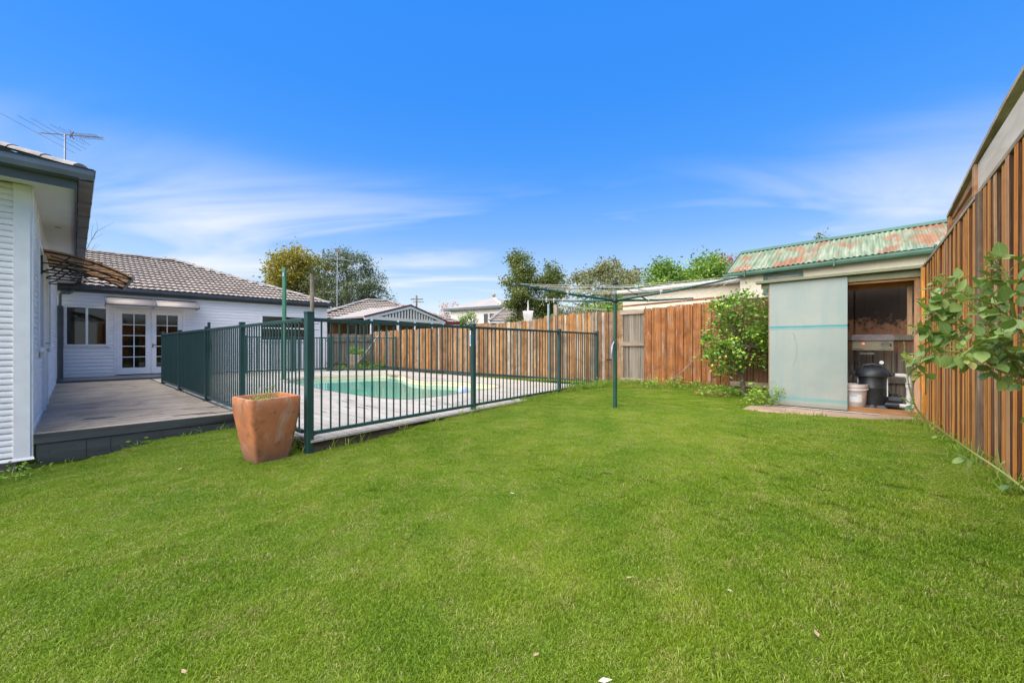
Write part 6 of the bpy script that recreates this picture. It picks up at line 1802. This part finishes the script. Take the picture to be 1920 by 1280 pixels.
# tall antenna mast on its roof
am = thing('roof_antenna', 'tall thin mast with small antenna on the tiled neighbour roof', 'antenna', (X(632, 21.5), 21.5, 3.3))
hM = Z(470, 21.5) - 3.3
MB().tube([(0, 0, -.3), (.02, 0, hM)], .022, 6).build('mast', M['steel'], am)
MB().tube([(-.35, -.3, hM - .42), (.75, .3, hM - .5)], .012, 5).build('boom', M['steel'], am)
for k in range(6): MB().tube([(-.3 + k * .2, .25 - k * .05, hM - .42), (-.26 + k * .2, -.3 - k * .02, hM - .46)], .006, 4).build('rod', M['steel'], am)
MB().box(-.12, .12, -.02, .02, hM - .08, hM + .12).build('head', M['stick'], am)
for sg_ in (-1, 1): MB().tube([(.01, 0, hM * .45), (sg_ * 2.2, .5, .0)], .005, 4).build('guy_wire', M['steel'], am)

h2 = thing('two_storey_house', 'pale two storey house with grey hip roof far behind the fence', 'house', (0, 0, 0))
K = Vector((X(940, 38), 38, 0)); kl = (Vector((-6.4, 41.5, 0)) - K).normalized(); LK = 6.4; kr = Vector((-kl.y, kl.x, 0)); kr = kr if kr.y > 0 else -kr; LRr = 8.0
HZ = 4.72
def prism(pts, z0, z1, nm, mat, par):
    mb = MB(); n = len(pts); mb.add([(p.x, p.y, z) for z in (z0, z1) for p in pts], [tuple(range(n - 1, -1, -1)), tuple(range(n, 2 * n))] + [(i, (i + 1) % n, (i + 1) % n + n, i + n) for i in range(n)]); return mb.build(nm, M[mat], par)
prism([K, K + kl * LK, K + kl * LK + kr * LRr, K + kr * LRr], 0, HZ, 'wall', 'palewall', h2)
ov = .5; c0 = K - kl * ov - kr * ov; c1 = K + kl * (LK + ov) - kr * ov; c2 = K + kl * (LK + ov) + kr * (LRr + ov); c3 = K - kl * ov + kr * (LRr + ov)
prism([c0, c1, c2, c3], HZ - .12, HZ + .10, 'eave', 'gutter', h2)
ap1 = (c0 + c1) / 2 + kr * 3.7 + Vector((0, 0, HZ + 1.36)); ap2 = (c3 + c2) / 2 - kr * 3.7 + Vector((0, 0, HZ + 1.36)); uz = Vector((0, 0, HZ + .105))
rfm = MB(); rfm.add([c0 + uz, c1 + uz, c2 + uz, c3 + uz, ap1, ap2], [(0, 1, 4), (1, 2, 5, 4), (2, 3, 5), (3, 0, 4, 5)]); rfm.build('roof', M['greyroof'], h2)
mb = MB(); mb.bar(c0 + uz, ap1 + Vector((0, 0, .03)), .25, .08); mb.build('hip_capping', M['whiteroof'], h2)
for k in range(3):
    b0_ = c0 + uz + kr * 1.6; q = b0_ + (ap1 - c0 - uz) * (.30 + .18 * k); mb = MB(); mb.bar(q + Vector((0, 0, .08)), q + kr * 3.2 + Vector((0, 0, .10)), .9, .04); mb.build('solar_panel', M['solar'], h2)
MB().lathe([(.14, 0), (.14, .35), (.22, .38), (.22, .52), (.05, .6)], 10).build('roof_vent', M['greyroof'], h2, tuple(ap1 - Vector((0, 0, .15))))
for f0, f1 in ((.11, .22), (.23, .33)):
    a = K + kl * LK * f0 - kr * .06; b = K + kl * LK * f1 - kr * .06
    w_ = prism([a, b, b + kr * .04, a + kr * .04], 3.0, 4.2, 'window', 'trim', h2)
    a = a + kl * .07 - kr * .03; b = b - kl * .07 - kr * .03
    pn_ = prism([a, b, b + kr * .02, a + kr * .02], 3.07, 4.13, 'pane', 'darkpane', h2); pn_.parent = w_
mb = MB(); p = K + kl * LK * .52 - kr * .1; mb.tube([(p.x, p.y, 1.5), (p.x, p.y, HZ - .1)], .05, 6); mb.build('downpipe', M['trim'], h2)
pc_ = K + kl * 2.6 - kr * 2.2
pr_ = MB(); cs = [pc_ + kl * 2.6 - kr * 1.8, pc_ + kl * 2.6 + kr * 1.8, pc_ - kl * 2.6 + kr * 1.8, pc_ - kl * 2.6 - kr * 1.8]
pr_.add([q + Vector((0, 0, 2.3)) for q in cs] + [pc_ + Vector((0, 0, 3.45))], [(0, 1, 4), (1, 2, 4), (2, 3, 4), (3, 0, 4)]); pr_.build('lower_roof', M['greyroof'], h2)
prism([pc_ + kl * 2.3 - kr * 1.5, pc_ + kl * 2.3 + kr * 1.5, pc_ - kl * 2.3 + kr * 1.5, pc_ - kl * 2.3 - kr * 1.5], 0, 2.3, 'porch_wall', 'palewall', h2)

h3 = thing('neighbour_cottage', 'low brown tiled roof just over the fence before the evergreen pair', 'house', (0, 0, 0))
b0_ = Vector((X(918, 27), 27, Z(602, 27))); b1_ = Vector((X(1040, 30), 30, Z(604, 30))); bdv = (b1_ - b0_); bdv.z = 0; bdv.normalize(); bn = Vector((-bdv.y, bdv.x, 0))
tile_roof(h3, b0_, bdv, (bn + Vector((0, 0, .42))).normalized(), lambda x, y: y < 3.0 and y * .93 < x + .1, 16, 10, 0)
wa = b0_ + bdv * .4 + bn * .5; wb = b1_ + bn * .5; wa.z = wb.z = 0
prism([wa, wb, wb + bn * 4, wa + bn * 4], 0, b0_.z - .05, 'wall', 'brick', h3)
prism([b0_ * 1, b1_ * 1, b1_ + bn * .08, b0_ + bn * .08], b0_.z - .14, b0_.z + .02, 'fascia', 'trim', h3)
hip_caps(h3, b0_ + Vector((0, 0, .05)), b0_ + bdv * 2.9 + bn * 2.9 + Vector((0, 0, 1.25)), 10, .12)

pwl = thing('power_pole', 'distant timber power pole with crossarm above the neighbour gable', 'power pole', (X(781, 75), 75, 0))
MB().tube([(0, 0, 0), (0, 0, Z(554, 75))], [.20, .16], 8).build('shaft', M['stick'], pwl, smooth=True)
MB().box(-1.1, 1.2, -.08, .08, Z(561, 75) - .1, Z(561, 75) + .1).build('crossarm', M['stick'], pwl)
MB().box(-.7, 1.4, .1, .2, Z(566, 75) - .06, Z(566, 75) + .06).build('crossarm', M['stick'], pwl)
for x in (-1.0, -.5, .6, 1.1): MB().lathe([(.05, 0), (.07, .08), (.05, .2)], 8).build('insulator', M['pvc'], pwl, (x, 0, Z(561, 75) + .1))
tv = thing('roof_antenna', 'faint distant antenna mast left of the hoist, above the pale trees', 'antenna', (X(1073, 40), 40, 0))
MB().tube([(0, 0, 0), (0, 0, Z(520, 40))], .035, 6).build('mast', M['steel'], tv)
MB().tube([(-.3, 0, Z(522, 40)), (.3, .1, Z(523, 40))], .02, 5).build('boom', M['steel'], tv)
# floating toys at the pool edge
yb = pool_pt(797, 717.5); yl = thing('pool_toy', 'small yellow float at the far pool rim', 'toy', (yb[0], yb[1] - .12, -.03))
M['yellow'] = simple('yellow_plastic', (.65, .50, .03, 1), rough=.4); M['ball'] = simple('blue_ball', (.25, .28, .55, 1), (.6, .6, .65, 1), 5, rough=.4)
MB().lathe([(.01, -.05), (.05, -.04), (.07, 0), (.05, .05), (.01, .065)], 12).build('float', M['yellow'], yl, smooth=True)
yb = pool_pt(870, 722); yl = thing('pool_ball', 'pale blue and white ball floating by the pool rim', 'ball', (yb[0], yb[1] - .25, .0))
MB().lathe([(.14 * math.sin(math.pi * k / 10) + .002, -.14 * math.cos(math.pi * k / 10)) for k in range(11)], 18).build('ball', M['ball'], yl, smooth=True)
